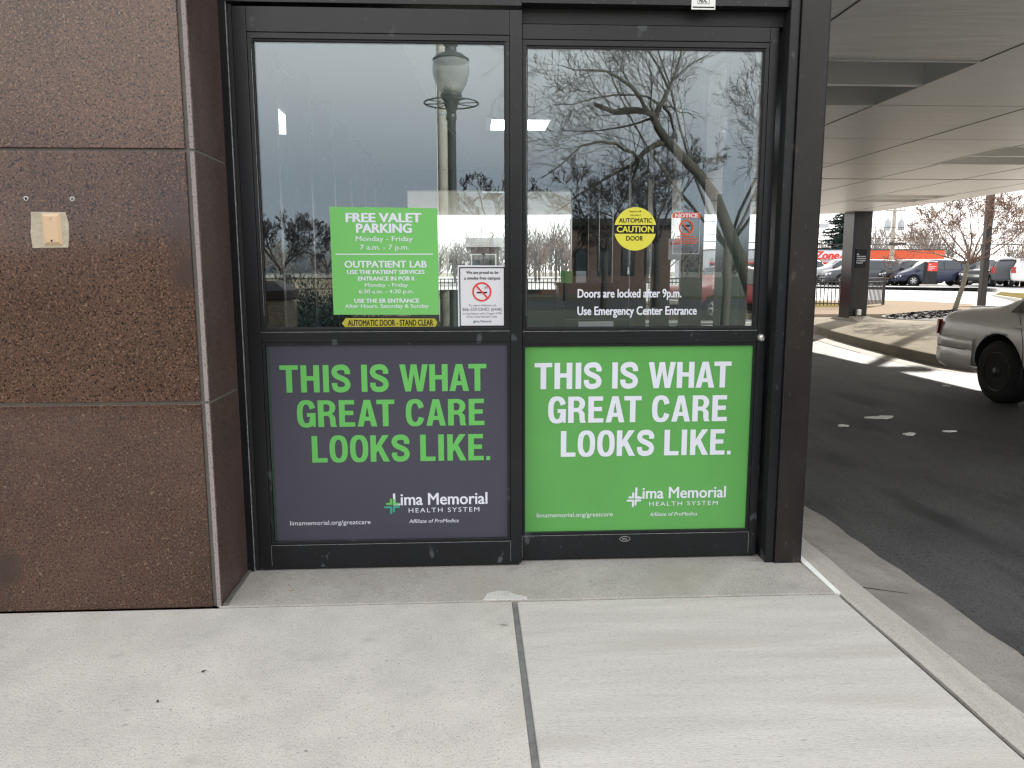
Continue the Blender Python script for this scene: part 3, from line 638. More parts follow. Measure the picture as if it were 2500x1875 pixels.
b = MB(); b.add([(atY(1240+(c0[0]-x)/k5, 430+(c0[1]-y)/k5, YC).x, YC+.0004, atY(1240+(c0[0]-x)/k5, 430+(c0[1]-y)/k5, YC).z) for x, y in g], [tuple(range(len(g)))]); b.build('pistol_mark', M['black ink'], t, fix=False)
for nm, m_, rows_ in (('red_print', 'orange red ink', [(1385, 1530, 495), (1365, 1550, 513), (1350, 1560, 531), (1375, 1545, 549)]), ('grey_print', 'grey ink', [(1365, 1555, 575), (1365, 1545, 588), (1370, 1540, 601)])):
    b = MB(); r = random.Random(7)
    for x0, x1, y in rows_:
        x = x0
        while x < x1-10:
            w = 12+r.random()*24; p, q = atY(1240+x/k5, 430+(y+4)/k5, YC), atY(1240+min(x+w, x1)/k5, 430+(y-4 if nm[0] == 'r' else y)/k5, YC); b.box(p.x, q.x, YC, YC+.0004, p.z, q.z); x += w+5
    b.build(nm, M[m_], t)
b = MB(); frame_px(b, 1641.5, 1710, 519, 620, .0012, YC+.0003); b.build('film_edge', M['white plastic'], t)
# hours lettering
t = thing('glass_lettering', 'white vinyl words about locked doors on lower right door glass', 'lettering', tuple(atY(1550, 768, YC)))
b = MB(); ct(b, 'Doors are locked after 9p.m.', 570, 1420, 925, 992, bold=.032); ct(b, 'Use Emergency Center Entrance', 568, 1545, 1067, 1134, bold=.032); b.build('lettering', M['white letters'], t, fix=False)
# maker's plate on the header and oval label on the kick rail
YH = -.0055; t = thing('maker_plate', 'small silver plate with dark letters on the black door header', 'plate', tuple(atY(1718, 23, YH)))
p = atY(1688, 23, YH); q = atY(1748, -30, YH); MB().box(p.x, q.x, YH, YH+.0014, p.z, q.z).build('plate', M['silver plate'], t, bevel=.0005)
b = MB(); frame_px(b, 1703, 1733, -14, 9.5, .0016, YH-.0004); text_px(b, 'ADC', 1706, 1728, -6, 6, YH-.0005, bold=.04, shear=.2)
p, q = atY(1691, 19, YH), atY(1744, 16.5, YH); b.box(p.x, q.x, YH-.0004, YH, p.z, q.z); b.build('lettering', M['black ink'], t, fix=False)
YK = .0462; t = thing('oval_label', 'tiny silver rimmed oval label on the right kick rail', 'label', tuple(atY(1525, 1322, YK)))
c = atY(1525.4, 1315.6, YK); b = MB()
for r0, y_ in ((1, YK-.0006),): b.plate([(c.x+.0225*math.cos(2*math.pi*i/32), c.z+.0115*math.sin(2*math.pi*i/32)) for i in range(32)], y_, y_+.0006)
b.build('rim', M['silver plate'], t)
MB().plate([(c.x+.021*math.cos(2*math.pi*i/32), c.z+.010*math.sin(2*math.pi*i/32)) for i in range(32)], YK-.0009, YK-.0005).build('face', M['black ink'], t)
b = MB(); text_to(b, 'besam', c.x-.012, c.x+.007, c.z+.0005, c.z+.006, YK-.0012); text_to(b, '800-9020', c.x-.011, c.x+.011, c.z-.006, c.z-.002, YK-.0012); b.build('lettering', M['silver plate'], t, fix=False)

# ---------------------------------------------------------------- vestibule behind the door
IF = M['dark bronze cladding']; YB = 5.62; ZI = 2.37
structure(MB().box(-4.2, 1.36, .141, YB+.3, -.2, .001).build('floor', M['interior floor']))
structure(MB().box(-4.2, 1.36, .142, YB-.01, ZI, 2.59).build('ceiling', M['interior ceiling']))
t = thing('ceiling_bulkhead', 'grey bulkhead running along the vestibule ceiling over the left glass', 'bulkhead', (-.8, 2, 2.25))
MB().prism([(-4.1, .15), (-.47, .15), (-.37, .8), (.04, 5.5), (-4.1, 5.5)], 2.325, ZI-.001).build('bulkhead', M['interior bulkhead'], t)
for i, (y, x0, lab) in enumerate([(1.02, .40, 'recessed square ceiling light nearest the door inside the vestibule'), (2.85, .12, 'second recessed ceiling light inside the vestibule'), (4.6, .46, 'farthest recessed ceiling light inside the vestibule')]):
    f = thing('ceiling_light', lab, 'ceiling light', (x0+.25, y+.25, ZI), group='ceiling lights in the vestibule')
    b = MB(); w = .52; b.box(x0, x0+w, y, y+.04, ZI-.012, ZI-.001); b.box(x0, x0+w, y+w-.04, y+w, ZI-.012, ZI-.001); b.box(x0, x0+.04, y+.04, y+w-.04, ZI-.012, ZI-.001); b.box(x0+w-.04, x0+w, y+.04, y+w-.04, ZI-.012, ZI-.001)
    b.build('frame', M['white fixture metal'], f); MB().box(x0+.041, x0+w-.041, y+.041, y+w-.041, ZI-.006, ZI-.001).build('diffuser', M['white fixture metal'] if i != 1 else M['lamp diffuser'], f)
f = thing('ceiling_light', 'bright ceiling light over the lobby seen through the left glass', 'ceiling light', (-1.6, 2.6, 2.32), group='ceiling lights in the vestibule')
MB().box(-2.0, -1.25, 2.15, 3.35, 2.316, 2.3245).build('frame', M['white fixture metal'], f); MB().box(-1.96, -1.29, 2.19, 3.31, 2.312, 2.3155).build('diffuser', M['lamp diffuser'], f)
def glass_wall(x, mull, inward, label):
    t = thing('window_wall', label, 'window wall', (x, 2.8, 0))
    xi0, xi1 = (x-.10, x+.03) if inward < 0 else (x-.03, x+.10)
    for y in mull: MB().box(xi0, xi1, y, y+.042, .002, 2.325).build('mullion', IF, t, bevel=.002)
    ys = list(mull)
    MB().box(x-.03, x+.03, ys[0]+.0425, ys[-1]-.0005, .002, .09).build('sill', M['black anodised frame'], t)
    MB().box(x-.031, x+.031, ys[0]+.0425, ys[-1]-.0005, 2.29, 2.3245).build('head', IF, t)
    for a_, b_ in zip(ys, ys[1:]): MB().box(x-.004, x+.004, a_+.0425, b_-.0005, .091, 2.289).build('glass_pane', M['wall glass'], t)
    return t
MUL = [.145, .67, 1.42, 2.17, 2.89, 3.64, 4.36, 5.06, 5.57]
glass_wall(1.33, MUL, -1, 'glazed side wall of the vestibule with bronze mullions facing the covered drive')
glass_wall(-1.0, MUL, 1, 'glazed wall with bronze mullions on the left of the vestibule')
# lobby left of it
lw = thing('lobby_wall', 'dark inner wall of the lobby left of the vestibule', 'wall', (-4.2, 3, 0))
a = MB(); a.box(-4.3, -4.2, .2, 5.6, 0, 2.6); a.box(-4.2, -1.04, YB, YB+.12, 0, 2.6); a.build('wall', M['interior dark wall'], lw)
MB().box(-4.2, -1.0, .06, .2, 0, 2.6).build('wall', M['interior dark wall'], lw)
# far pair of doors
fd = thing('far_entrance', 'second pair of glass doors at the far end of the vestibule', 'door', (.2, YB, 0))
for x0, x1 in ((-.97, -.70), (.395, .53), (1.12, 1.30)): MB().box(x0, x1, YB-.05, YB+.07, .002, 2.366).build('jamb', M['black anodised frame'], fd)
MB().box(-.6995, 1.1195, YB-.051, YB+.071, 2.11, 2.3655).build('header', M['black anodised frame'], fd)
for x0, x1 in ((-.6995, .3945), (.5305, 1.1195)):
    MB().box(x0, x1, YB-.03, YB+.02, .93, 1.03).build('middle_rail', M['black anodised frame'], fd)
    MB().box(x0, x1, YB-.012, YB+.012, .02, .9295).build('lower_panel', M['dark green panel'], fd)
    MB().box(x0, x1, YB-.004, YB+.004, 1.0305, 2.1095).build('glass_pane', M['wall glass'], fd)
b = MB(); text_to(b, 'IN EMERGENCY PUSH TO OPEN', .72, 1.10, .975, .995, YB-.0315); b.build('lettering', M['orange red ink'], fd, fix=False)
# things standing inside
pd = thing('reception_stand', 'black sloped stand with papers inside the right door', 'stand', (.74, 1.35, 0))
b = MB(); b.add([(x, y, z) for x in (.50, .86) for y, z in ((1.05, .0), (1.05, .98), (1.40, 1.15), (1.50, 1.15), (1.50, 0))], [(0, 1, 2, 3, 4), (9, 8, 7, 6, 5), (0, 5, 6, 1), (1, 6, 7, 2), (2, 7, 8, 3), (3, 8, 9, 4), (4, 9, 5, 0)])
b.build('cabinet', M['black anodised frame'], pd, bevel=.006)
MB().box(.49, .87, 1.39, 1.51, 1.151, 1.166).build('ledge', M['black anodised frame'], pd)
t = thing('paper_notice', 'white printed sheet taped to the front of the black stand', 'paper', (.66, 1.04, .75))
MB().box(.575, .765, 1.042, 1.0445, .72, .965).build('sheet', M['white plastic'], t)
b = MB()
for i in range(9): b.box(.60, .74-.03*(i % 3), 1.0405, 1.0415, .93-.022*i, .934-.022*i)
b.build('print', M['grey ink'], t)
for x, w, c_, lab in ((.52, .07, 'green sign face', 'small green card standing on the black stand'), (.61, .06, 'white plastic', 'small white card standing on the black stand'), (.70, .06, 'purple vinyl', 'small dark card standing on the black stand')):
    t = thing('leaflet_card', lab, 'card', (x, 1.44, 1.167), group='cards on the stand'); MB().plate([(x, 1.167), (x+w, 1.167), (x+w, 1.235), (x, 1.235)], 1.43, 1.434).build('card', M[c_], t)
t = thing('wall_notice', 'white paper notice fixed to a bronze mullion by the drive', 'notice', (1.22, 1.42, 1.35))
MB().box(1.15, 1.228, 1.412, 1.416, 1.30, 1.42).build('sheet', M['white plastic'], t); b = MB(); b.box(1.16, 1.218, 1.4105, 1.4115, 1.385, 1.40); b.build('print', M['red ink'], t)
t = thing('green_board', 'tall dark green board standing inside the right door jamb', 'board', (1.18, .62, 0)); MB().box(1.19, 1.225, .40, .66, .002, 1.60).build('board', M['dark green panel'], t, bevel=.004)

# ---------------------------------------------------------------- canopy
ZC = 2.60
cv = thing('entrance_canopy', 'low flat pale canopy over the drive beside the entrance', 'canopy', (5, 7, ZC))
outl = [(-1.2, -.002), (1.2, -.002), (10.6, -.002), (9.52, 9.95), (9.50, 12.6), (9.48, 15.30), (8.30, 15.75), (-7, 16.6), (-7, 5.9), (-1.2, 5.9)]
MB().prism([(x, y) for x, y in outl], ZC+.52, ZC+.85).build('roof', M['tan fascia'], cv)
def recess_at(cx_, cy_): return (cx_-.685, cx_+.685, cy_-.665, cy_+.665)
recs = [recess_at(2.68, 2.745), recess_at(6.7, 2.745), recess_at(8.2, 11.6), recess_at(5.4, 11.6), recess_at(6.7, 6.2), recess_at(2.68, 8.0), recess_at(0, 9.5)]
slab = MB().prism(outl, ZC, ZC+.519).build('soffit', M['canopy soffit paint'], cv)
cut = MB()
for x0, x1, y0, y1 in recs: cut.box(x0, x1, y0, y1, ZC-.2, ZC+.30)
cut = cut.build('cutter', M['canopy soffit paint'])
bo = slab.modifiers.new('recess', 'BOOLEAN'); bo.object = cut; bo.operation = 'DIFFERENCE'; bo.solver = 'EXACT'
bpy.context.view_layer.update(); dg = bpy.context.evaluated_depsgraph_get()
me = bpy.data.meshes.new_from_object(slab.evaluated_get(dg)); slab.modifiers.clear(); slab.data = me; bpy.data.objects.remove(cut)
for x0, x1, y0, y1 in recs:
    b = MB(); ym = (y0+y1)/2; b.box(x0+.001, x1-.001, ym-.03, ym+.03, ZC-.001, ZC+.28)
    for yy in (y0, ym+.03):
        b.box(x0+.06, x1-.12, yy+.05, yy+.13, ZC+.14, ZC+.16); b.box(x0+.06, x1-.12, yy+.07, yy+.11, ZC+.16, ZC+.29)
    for u0, u1, v0, v1 in ((x0-.02, x1+.02, y0-.02, y0+.004), (x0-.02, x1+.02, y1-.004, y1+.02), (x0-.02, x0+.004, y0+.004, y1-.004), (x1-.004, x1+.02, y0+.004, y1-.004)): b.box(u0, u1, v0, v1, ZC-.006, ZC+.001)
    b.build('light_recess', M['white fixture metal'], cv)
b = MB()
for x in (1.99, 3.365, 4.72, 6.07, 7.42, 8.77):
    y0 = .0; segs = []; ys_ = sorted([(r[2]-.03, r[3]+.03) for r in recs if r[0]-.05 < x < r[1]+.05]); cur = y0
    for a_, c_ in ys_: segs.append((cur, a_)); cur = c_
    segs.append((cur, 15.2))
    for a_, c_ in segs: b.box(x-.006, x+.006, a_, c_, ZC-.0025, ZC+.01)
b.box(-7, 9.5, 8.50, 8.54, ZC-.003, ZC+.01)
b.build('panel_joint', M['soffit joint'], cv)
b = MB()
for y, x0, x1, w in ((3.42, 3.4, 10, .004), (6.9, 1.4, 9.6, .003), (5.05, 1.4, 9.6, .0025), (12.2, -7, 9.5, .004)): b.box(x0, x1, y-w, y+w, ZC-.0012, ZC+.01)
b.build('panel_joint', M['soffit seam'], cv)
MB().box(-7, 1.2, 5.93, 6.0, 2.38, ZC-.001).build('fascia_trim', M['tan fascia'], cv)
# canopy column
k = atZ(2071, 783.5, .05); kx = atY(2115, 779, k.y).x
cl = thing('canopy_column', 'dark bronze canopy column standing on a concrete plinth', 'column', (k.x+.2, k.y+.2, .05))
MB().box(k.x, kx, k.y, k.y+.47, .05, ZC).build('shaft', M['dark bronze cladding'], cl, bevel=.01)
MB().box(k.x-.012, k.x+.06, k.y-.012, k.y+.482, .06, ZC-.002).build('shaft_flange', M['black anodised frame'], cl)
a = MB(); x0, x1, y0, y1 = k.x-.03, kx+.35, k.y-.55, k.y+.9
a.add([(x0, y0, .05), (x1, y0, .05), (x1, y1, .05), (x0, y1, .05), (k.x+.0, k.y-.1, .16), (kx+.02, k.y-.1, .16), (kx+.02, k.y+.5, .16), (k.x+.0, k.y+.5, .16)], [(0, 1, 5, 4), (1, 2, 6, 5), (2, 3, 7, 6), (3, 0, 4, 7), (4, 5, 6, 7)])
a.build('plinth', M['island concrete'], cl)
kc = 4.096
def cp_(x, y, yy): return atY(1960+x/kc, 460+y/kc, yy)
t = thing('solicitation_sign', 'small black notice with white lettering screwed to the canopy column', 'sign', tuple(cp_(580, 795, k.y-.02)))
p, q = cp_(520, 795, k.y-.018), cp_(645, 605, k.y-.018); MB().box(p.x, q.x, k.y-.018, k.y-.004, p.z, q.z).build('panel', M['black ink'], t, bevel=.02)
b = MB(); w = q.x-p.x
for i, s in enumerate(['No', 'Solicitation', 'is Permitted', 'on Hospital', 'Property']):
    zc = cp_(580, 650+21.5*i, k.y-.02).z; zb = cp_(580, 664+21.5*i, k.y-.02).z; text_to(b, s, p.x+w*.12, p.x+w*(.12+{2: .19, 12: .8, 11: .76, 8: .56}[len(s)]), zb, zc, k.y-.0195, bold=.03)
b.build('lettering', M['white letters'], t, fix=False)
t = thing('outlet_box', 'grey weatherproof outlet box on a conduit at the column foot', 'outlet box', tuple(cp_(560, 1275, k.y-.1)))
p, q = cp_(540, 1272, k.y-.1), cp_(586, 1208, k.y-.1); MB().box(p.x, q.x, k.y-.12, k.y-.001, p.z, q.z).build('cover', M['silver plate'], t, bevel=.02)
MB().tube([((p.x+q.x)/2-.03, k.y-.05, .1), ((p.x+q.x)/2-.03, k.y-.05, p.z)], .018, 8).build('conduit', M['zinc'], t)
# hospital wing
hw = thing('hospital_wing', 'plain tan hospital wing behind the granite wall', 'building', (-8, 8, 0))
MB().box(-14, -7.05, .22, 16, 0, 5.2).build('wall', M['hospital wall'], hw)
MB().box(-14.1, -4.35, .25, 5.88, 2.62, 3.5).build('roof', M['hospital wall'], hw); MB().box(-14.2, -7.0, .1, 16.1, 5.2, 5.4).build('parapet', M['tan fascia'], hw)
# ---------------------------------------------------------------- vehicles
mat('tyre rubber', (.014, .014, .014), .75, spec=.25, var=(20, .2))
mat('dark steel wheel', (.035, .035, .035), .5, metal=.3)
mat('alloy wheel', (.5, .5, .5), .3, metal=.9)
mat('car window', (.02, .025, .028), .05, spec=.8)
mat('headlamp', (.62, .64, .66), .12, spec=.8)
mat('tail lamp', (.30, .012, .012), .15)
mat('orange lamp', (.6, .14, .03), .2)
mat('chrome', (.62, .62, .62), .15, metal=.95)
mat('black trim', (.012, .012, .013), .45)
mat('number plate', (.6, .6, .58), .5)
def paint(k, c, r=.34): mat(k, c, r, spec=.45, coat=.3, var=(1.5, .05))
for k, c in (('beige paint', (.74, .71, .65)), ('navy paint', (.018, .025, .055)), ('black paint', (.012, .013, .016)), ('white paint', (.62, .62, .62)), ('silver paint', (.36, .37, .38)),
             ('champagne paint', (.36, .33, .28)), ('red paint', (.30, .010, .016)), ('slate green paint', (.06, .085, .085)), ('dark grey paint', (.05, .055, .065))): paint(k, c)
ST = {
 'sedan': [(-2.70, .36, .50, .62, .64, .66, .80, .66), (-2.63, .31, .58, .84, .875, .895, .89, .70), (-2.45, .29, .62, .90, .945, .965, .945, .73), (-1.80, .26, .62, .93, .98, 1.0, .97, .76), (-1.70, .26, .62, .93, 1.0, 1.03, .97, .75), (-1.04, .24, .62, .94, 1.33, 1.37, .975, .60), (-.8, .24, .62, .94, 1.37, 1.41, .975, .60), (.2, .24, .62, .94, 1.40, 1.44, .975, .60), (.55, .24, .62, .935, 1.375, 1.41, .975, .60), (1.3, .24, .62, .92, .965, 1.0, .97, .76), (2.3, .26, .58, .82, .855, .875, .945, .74), (2.62, .3, .55, .7, .72, .74, .86, .66), (2.7, .36, .5, .6, .62, .63, .76, .6)],
 'suv': [(-2.45, .42, .7, .95, 1.0, 1.05, .86, .66), (-2.40, .36, .7, 1.05, 1.58, 1.64, .93, .66), (-2.1, .34, .7, 1.07, 1.68, 1.74, .96, .68), (.3, .32, .7, 1.06, 1.71, 1.77, .97, .68), (.6, .32, .7, 1.05, 1.66, 1.72, .97, .68), (1.35, .32, .7, 1.05, 1.09, 1.13, .96, .80), (2.2, .34, .68, 1.0, 1.05, 1.08, .94, .78), (2.42, .36, .64, .88, .92, .95, .89, .72), (2.48, .42, .6, .74, .76, .78, .82, .66)],
 'minivan': [(-2.58, .42, .66, .92, .97, 1.02, .88, .66), (-2.5, .34, .66, 1.02, 1.56, 1.62, .94, .68), (-2.2, .3, .66, 1.03, 1.66, 1.71, .97, .70), (.2, .28, .66, 1.02, 1.69, 1.75, .98, .70), (.55, .28, .66, 1.0, 1.62, 1.68, .98, .70), (1.7, .28, .64, .95, 1.0, 1.04, .97, .80), (2.3, .3, .6, .84, .88, .91, .93, .76), (2.52, .32, .56, .7, .73, .75, .87, .7), (2.58, .36, .5, .6, .62, .63, .8, .62)],
 'pickup': [(-2.95, .6, .8, 1.08, 1.11, 1.12, .95, .86), (-2.9, .52, .8, 1.14, 1.17, 1.18, .98, .88), (-.78, .5, .8, 1.14, 1.17, 1.18, .99, .88), (-.72, .5, .8, 1.15, 1.75, 1.81, .99, .72), (.5, .5, .8, 1.15, 1.82, 1.88, .99, .72), (.75, .5, .8, 1.14, 1.77, 1.82, .99, .72), (1.45, .5, .8, 1.13, 1.18, 1.22, .98, .84), (2.6, .5, .8, 1.08, 1.14, 1.17, .97, .82), (2.82, .52, .8, 1.02, 1.06, 1.08, .93, .80), (2.9, .56, .78, .9, .93, .95, .88, .74)]}
KEY = {'sedan': (4, 5, 8, 9), 'suv': (1, 2, 4, 5), 'minivan': (1, 2, 4, 5), 'pickup': (2, 3, 5, 6)}   # deck, roof rear, roof front, cowl
AX = {'sedan': (-1.45, 1.45, .33), 'suv': (-1.45, 1.48, .37), 'minivan': (-1.5, 1.55, .34), 'pickup': (-1.85, 1.85, .40)}
def vehicle(name, label, cat, kind, colour, loc, rz, group=None, alloy=True, fine=False, lower=None):
    S = ST[kind]; t = thing(name, label, cat, loc, rz, group, world=False)
    def half(s): x, zb, zm, zl, zr, zt, w, wr = s; return [(0, zb), (w*.84, zb), (w*.965, zb+.09), (w, zm), (w*.968, zl), (wr, zr), (wr*.72, zt), (0, zt+.012)]
    m = MB(); n = 14
    for s in S:
        h = half(s); m.v += [(s[0], y, z) for y, z in h]+[(s[0], -y, z) for y, z in h[-2:0:-1]]
    for i in range(len(S)-1):
        for j in range(n): m.f.append((i*n+j, i*n+(j+1) % n, (i+1)*n+(j+1) % n, (i+1)*n+j))
    m.f += [tuple(range(n)), tuple(range((len(S)-1)*n, len(S)*n))[::-1]]
    body = m.build('body', M[colour], t, True); ss = body.modifiers.new('s', 'SUBSURF'); ss.levels = ss.render_levels = 3 if fine else 2
    a0, a1, r = AX[kind]; cut = MB()
    for ax in (a0, a1):
        for sg in (1, -1): cut.lathe([(r+.065, sg*.60), (r+.065, sg*1.3)], (ax, 0, r), 32, 'y')
    cut = cut.build('cutter', M['black trim'])
    bo = body.modifiers.new('b', 'BOOLEAN'); bo.object = cut; bo.operation = 'DIFFERENCE'; bo.solver = 'EXACT'; bo.material_mode = 'TRANSFER'
    cut.parent = t; bpy.context.view_layer.update()
    me = bpy.data.meshes.new_from_object(body.evaluated_get(bpy.context.evaluated_depsgraph_get())); body.modifiers.clear(); body.data = me; bpy.data.objects.remove(cut)
    for p in me.polygons: p.use_smooth = p.area < .05 or fine is False and len(p.vertices) == 4
    def at(x, tt, off=.012):        # point on the side of the glasshouse
        for s0, s1 in zip(S, S[1:]):
            if s0[0] <= x <= s1[0]:
                k = (x-s0[0])/(s1[0]-s0[0]); q = [u+(v-u)*k for u, v in zip(s0, s1)]; return (x, q[6]*.968+(q[7]-q[6]*.968)*tt+off, q[3]+(q[4]-q[3])*tt)
    d, rr, rf, cw = (S[i] for i in KEY[kind])
    x0 = (d[0]+.35*(rr[0]-d[0])+.10) if kind != 'pickup' else rr[0]+.10; x1 = cw[0]-.28*(cw[0]-rf[0])
    pil = [rf[0]-(.85 if kind != 'pickup' else 99), rf[0]-1.9 if kind in ('suv', 'minivan') else 99]
    edges = [x0]+[p for p in sorted(pil) if x0+.2 < p < x1-.2]+[x1]
    for e0, e1 in zip(edges, edges[1:]):
        e0 += .035; e1 -= .035; k = max(4, int((e1-e0)/.1))
        for sg in (1, -1):
            b = MB(); vs = []
            for i in range(k+1):
                x = e0+(e1-e0)*i/k
                for tt in (.07, .35, .62, .86): p = at(x, tt); vs.append((p[0], p[1]*sg, p[2]))
            b.add(vs, [(4*i+j, 4*i+j+1, 4*i+j+5, 4*i+j+4) for i in range(k) for j in range(3)])
            b.build('side_window', M['car window'], t, True)
    for nm, A, B in (('windscreen', cw, rf),)+((('rear_window', d, rr),) if kind != 'pickup' else ()):
        b = MB(); vs = []; sx = 1 if A[0] > B[0] else -1
        for i in range(5):
            k = .12+.78*i/4
            for u in (-.84, -.5, 0, .5, .84):
                w = A[7]+(B[7]-A[7])*k; z = A[5]+(B[5]-A[5])*k; z -= max(0, abs(u)-.72)*(.1); vs.append((A[0]+(B[0]-A[0])*k+sx*.012, u*w, z+.018))
        b.add(vs, [(5*i+j, 5*i+j+1, 5*i+j+6, 5*i+j+5) for i in range(4) for j in range(4)]); b.build(nm, M['car window'], t, True)
    for ax in (a0, a1):
        for sg in (1, -1):
            yo = S[len(S)//2][6]-.03
            wl = bpy.data.objects.new('wheel', None); C.objects.link(wl); wl.parent = t; wl.location = (ax, sg*yo, r); wl.empty_display_size = .1
            MB().lathe([(r*.62, 0), (r*.94, -.0*sg), (r, -.03*sg), (r, -.19*sg), (r*.94, -.22*sg), (r*.6, -.22*sg)], (0, 0, 0), 32, 'y').build('tyre', M['tyre rubber'], wl, True, bevel=0)
            rm = 'alloy wheel' if alloy else 'dark steel wheel'; b = MB(); b.lathe([(r*.64, -.005*sg), (r*.60, .008*sg), (r*.56, -.012*sg), (r*.5, -.022*sg), (.001, -.016*sg)], (0, 0, 0), 28, 'y')
            if alloy:
                for q in range(6): an = q*math.pi/3; b.tube([(0, -.012*sg, 0), (r*.58*math.cos(an), -.012*sg, r*.58*math.sin(an))], [.06, .045], 6)
            else:
                b.lathe([(r*.34, -.03*sg), (r*.30, -.008*sg), (.055, -.012*sg), (.05, .012*sg), (.001, .016*sg)], (0, 0, 0), 24, 'y')
                for q in range(5): an = q*1.2566; b.lathe([(.012, -.005*sg), (.010, .006*sg), (.001, .007*sg)], (.09*math.cos(an), 0, .09*math.sin(an)), 8, 'y')
            b.build('rim', M[rm], wl, True)
    F, Rr_ = S[-1], S[0]; w = S[-2][6]
    for sg in (1, -1):
        hz = (S[-1][3]+S[-2][3])/2-.02; hx = S[-2][0]
        b = MB(); b.add([(hx-.20, sg*(w+.045), hz+.10), (hx+.005, sg*(w*.93), hz+.055), (hx+.065, sg*w*.62, hz+.03), (hx+.075, sg*w*.62, hz-.09), (hx+.02, sg*(w*.94), hz-.09), (hx-.16, sg*(w+.045), hz-.02)], [(0, 1, 4, 5), (1, 2, 3, 4)]); b.build('headlight', M['headlamp'], t)
        zz = (Rr_[3]+S[1][3])/2 if kind == 'sedan' else S[1][3]+.0; wx = S[1][6]
        b = MB(); x_ = S[1][0]
        if kind == 'sedan': b.add([(x_+.10, sg*(wx+.038), zz+.07), (x_-.03, sg*(wx-.02), zz+.075), (x_-.075, sg*wx*.5, zz+.06), (x_-.085, sg*wx*.5, zz-.08), (x_-.06, sg*(wx-.03), zz-.10), (x_+.08, sg*(wx+.045), zz-.10)], [(0, 1, 4, 5), (1, 2, 3, 4)])
        else: b.add([(x_+.10, sg*(wx+.02), zz+.16), (x_-.012, sg*(wx-.06), zz+.16), (x_-.05, sg*(wx-.06), zz-.20), (x_+.08, sg*(wx+.035), zz-.20), (x_-.045, sg*(wx-.22), zz-.20), (x_-.012, sg*(wx-.22), zz+.16)], [(0, 1, 2, 3), (1, 5, 4, 2)])
        b.build('tail_light', M['tail lamp'], t)
        p = at(cw[0]-.3*(cw[0]-rf[0]), 0); MB().box(p[0]-.08, p[0]+.05, min(sg*p[1], sg*(p[1]+.2)), max(sg*p[1], sg*(p[1]+.2)), p[2]+.02, p[2]+.17).build('wing_mirror', M[colour if kind != 'pickup' else 'black trim'], t, bevel=.04)
    gz = (F[1]+F[3])/2; MB().box(F[0]-.03, F[0]+.018, -F[6]*.62, F[6]*.62, gz+.0, F[3]-.0).build('grille', M['chrome' if kind in ('pickup', 'suv') else 'black trim'], t, bevel=.012)
    MB().box(F[0]-.05, F[0]+.05, -F[6]*.95, F[6]*.95, F[1]-.04, gz-.02).build('front_bumper', M['chrome' if kind == 'pickup' else (lower or colour)], t, bevel=.04)
    hs_ = [e for e in edges[1:-1]]+[x0+.1]
    for hx in hs_[:2]:
        for sg in (1, -1):
            p = at(hx+.12, 0, .0); y_ = (p[1]+.012); MB().box(hx+.05, hx+.22, min(sg*y_, sg*(y_+.025)), max(sg*y_, sg*(y_+.025)), p[2]-.14, p[2]-.105).build('door_handle', M[colour], t, bevel=.008)
    return t
def face(dx, dy): return math.atan2(dy, dx)
# the beige sedan under the canopy, nose towards the viewer's right
sd = vehicle('parked_car', 'beige sedan with black steel wheels parked under the canopy at the right edge', 'car', 'sedan', 'beige paint', (6.21, 2.95, -.1), math.radians(-90), alloy=False, fine=True); sd.scale = (.97, .97, .97)
b = MB(); bw = .93
pts = [(-1.83, .978), (-2.1, .980), (-2.38, .962), (-2.60, .89), (-2.735, .72), (-2.79, .4), (-2.80, 0)]
prof = [p for p in pts]+[(p[0], -p[1]) for p in pts[-2::-1]]
nn = len(prof); zs = [(.27, .09), (.30, .03), (.36, .0), (.50, .0), (.512, .010), (.524, .0), (.60, .0), (.64, .022), (.655, .07), (.66, .16)]
vs = []; fs = []
for z, ins in zs: vs += [(p[0]+ins*min(1, max(0, (-1.83-p[0])/.6)), p[1]*(1-ins*.6), z) for p in prof]
for i in range(len(zs)-1):
    for j in range(nn-1): fs.append((i*nn+j, i*nn+j+1, (i+1)*nn+j+1, (i+1)*nn+j))
b.add(vs, fs); b.build('rear_bumper', M['beige paint'], sd, True)
for sg in (1, -1): MB().tube([(-1.95, sg*.979, .512), (-2.1, sg*.979, .512), (-2.38, sg*.960, .512), (-2.58, sg*.90, .512), (-2.70, sg*.77, .512)], .0045, 5).build('bumper_strip', M['black trim'], sd)
for sg in (1, -1):
    b = MB(); b.tube([(-1.02, sg*.985, .30), (-1.04, sg*.987, .62), (-1.10, sg*.976, .80), (-1.17, sg*.955, .93)], .0035, 4); b.tube([(-.02, sg*.982, .28), (-.02, sg*.985, .62), (-.02, sg*.955, .94)], .0035, 4)
    b.tube([(-2.62, sg*.80, .893), (-2.45, sg*.75, .957), (-1.82, sg*.755, .992)], .004, 4)
    b.build('panel_gap', M['black trim'], sd)
MB().box(-2.675, -2.645, -.16, .16, .68, .80).build('number_plate', M['number plate'], sd)
# red pickup beyond the vestibule glass
w = atZ(1709, 783, -.1); dn = Vector((-.90, -.436)).normalized()
vehicle('pickup_truck', 'red pickup truck seen through the vestibule side glass', 'pickup', 'pickup', 'red paint', (w.x-dn.x*1.85*.80, w.y-dn.y*1.85*.80+.6, -.092), face(*dn)).scale = (.80, .80, .80)
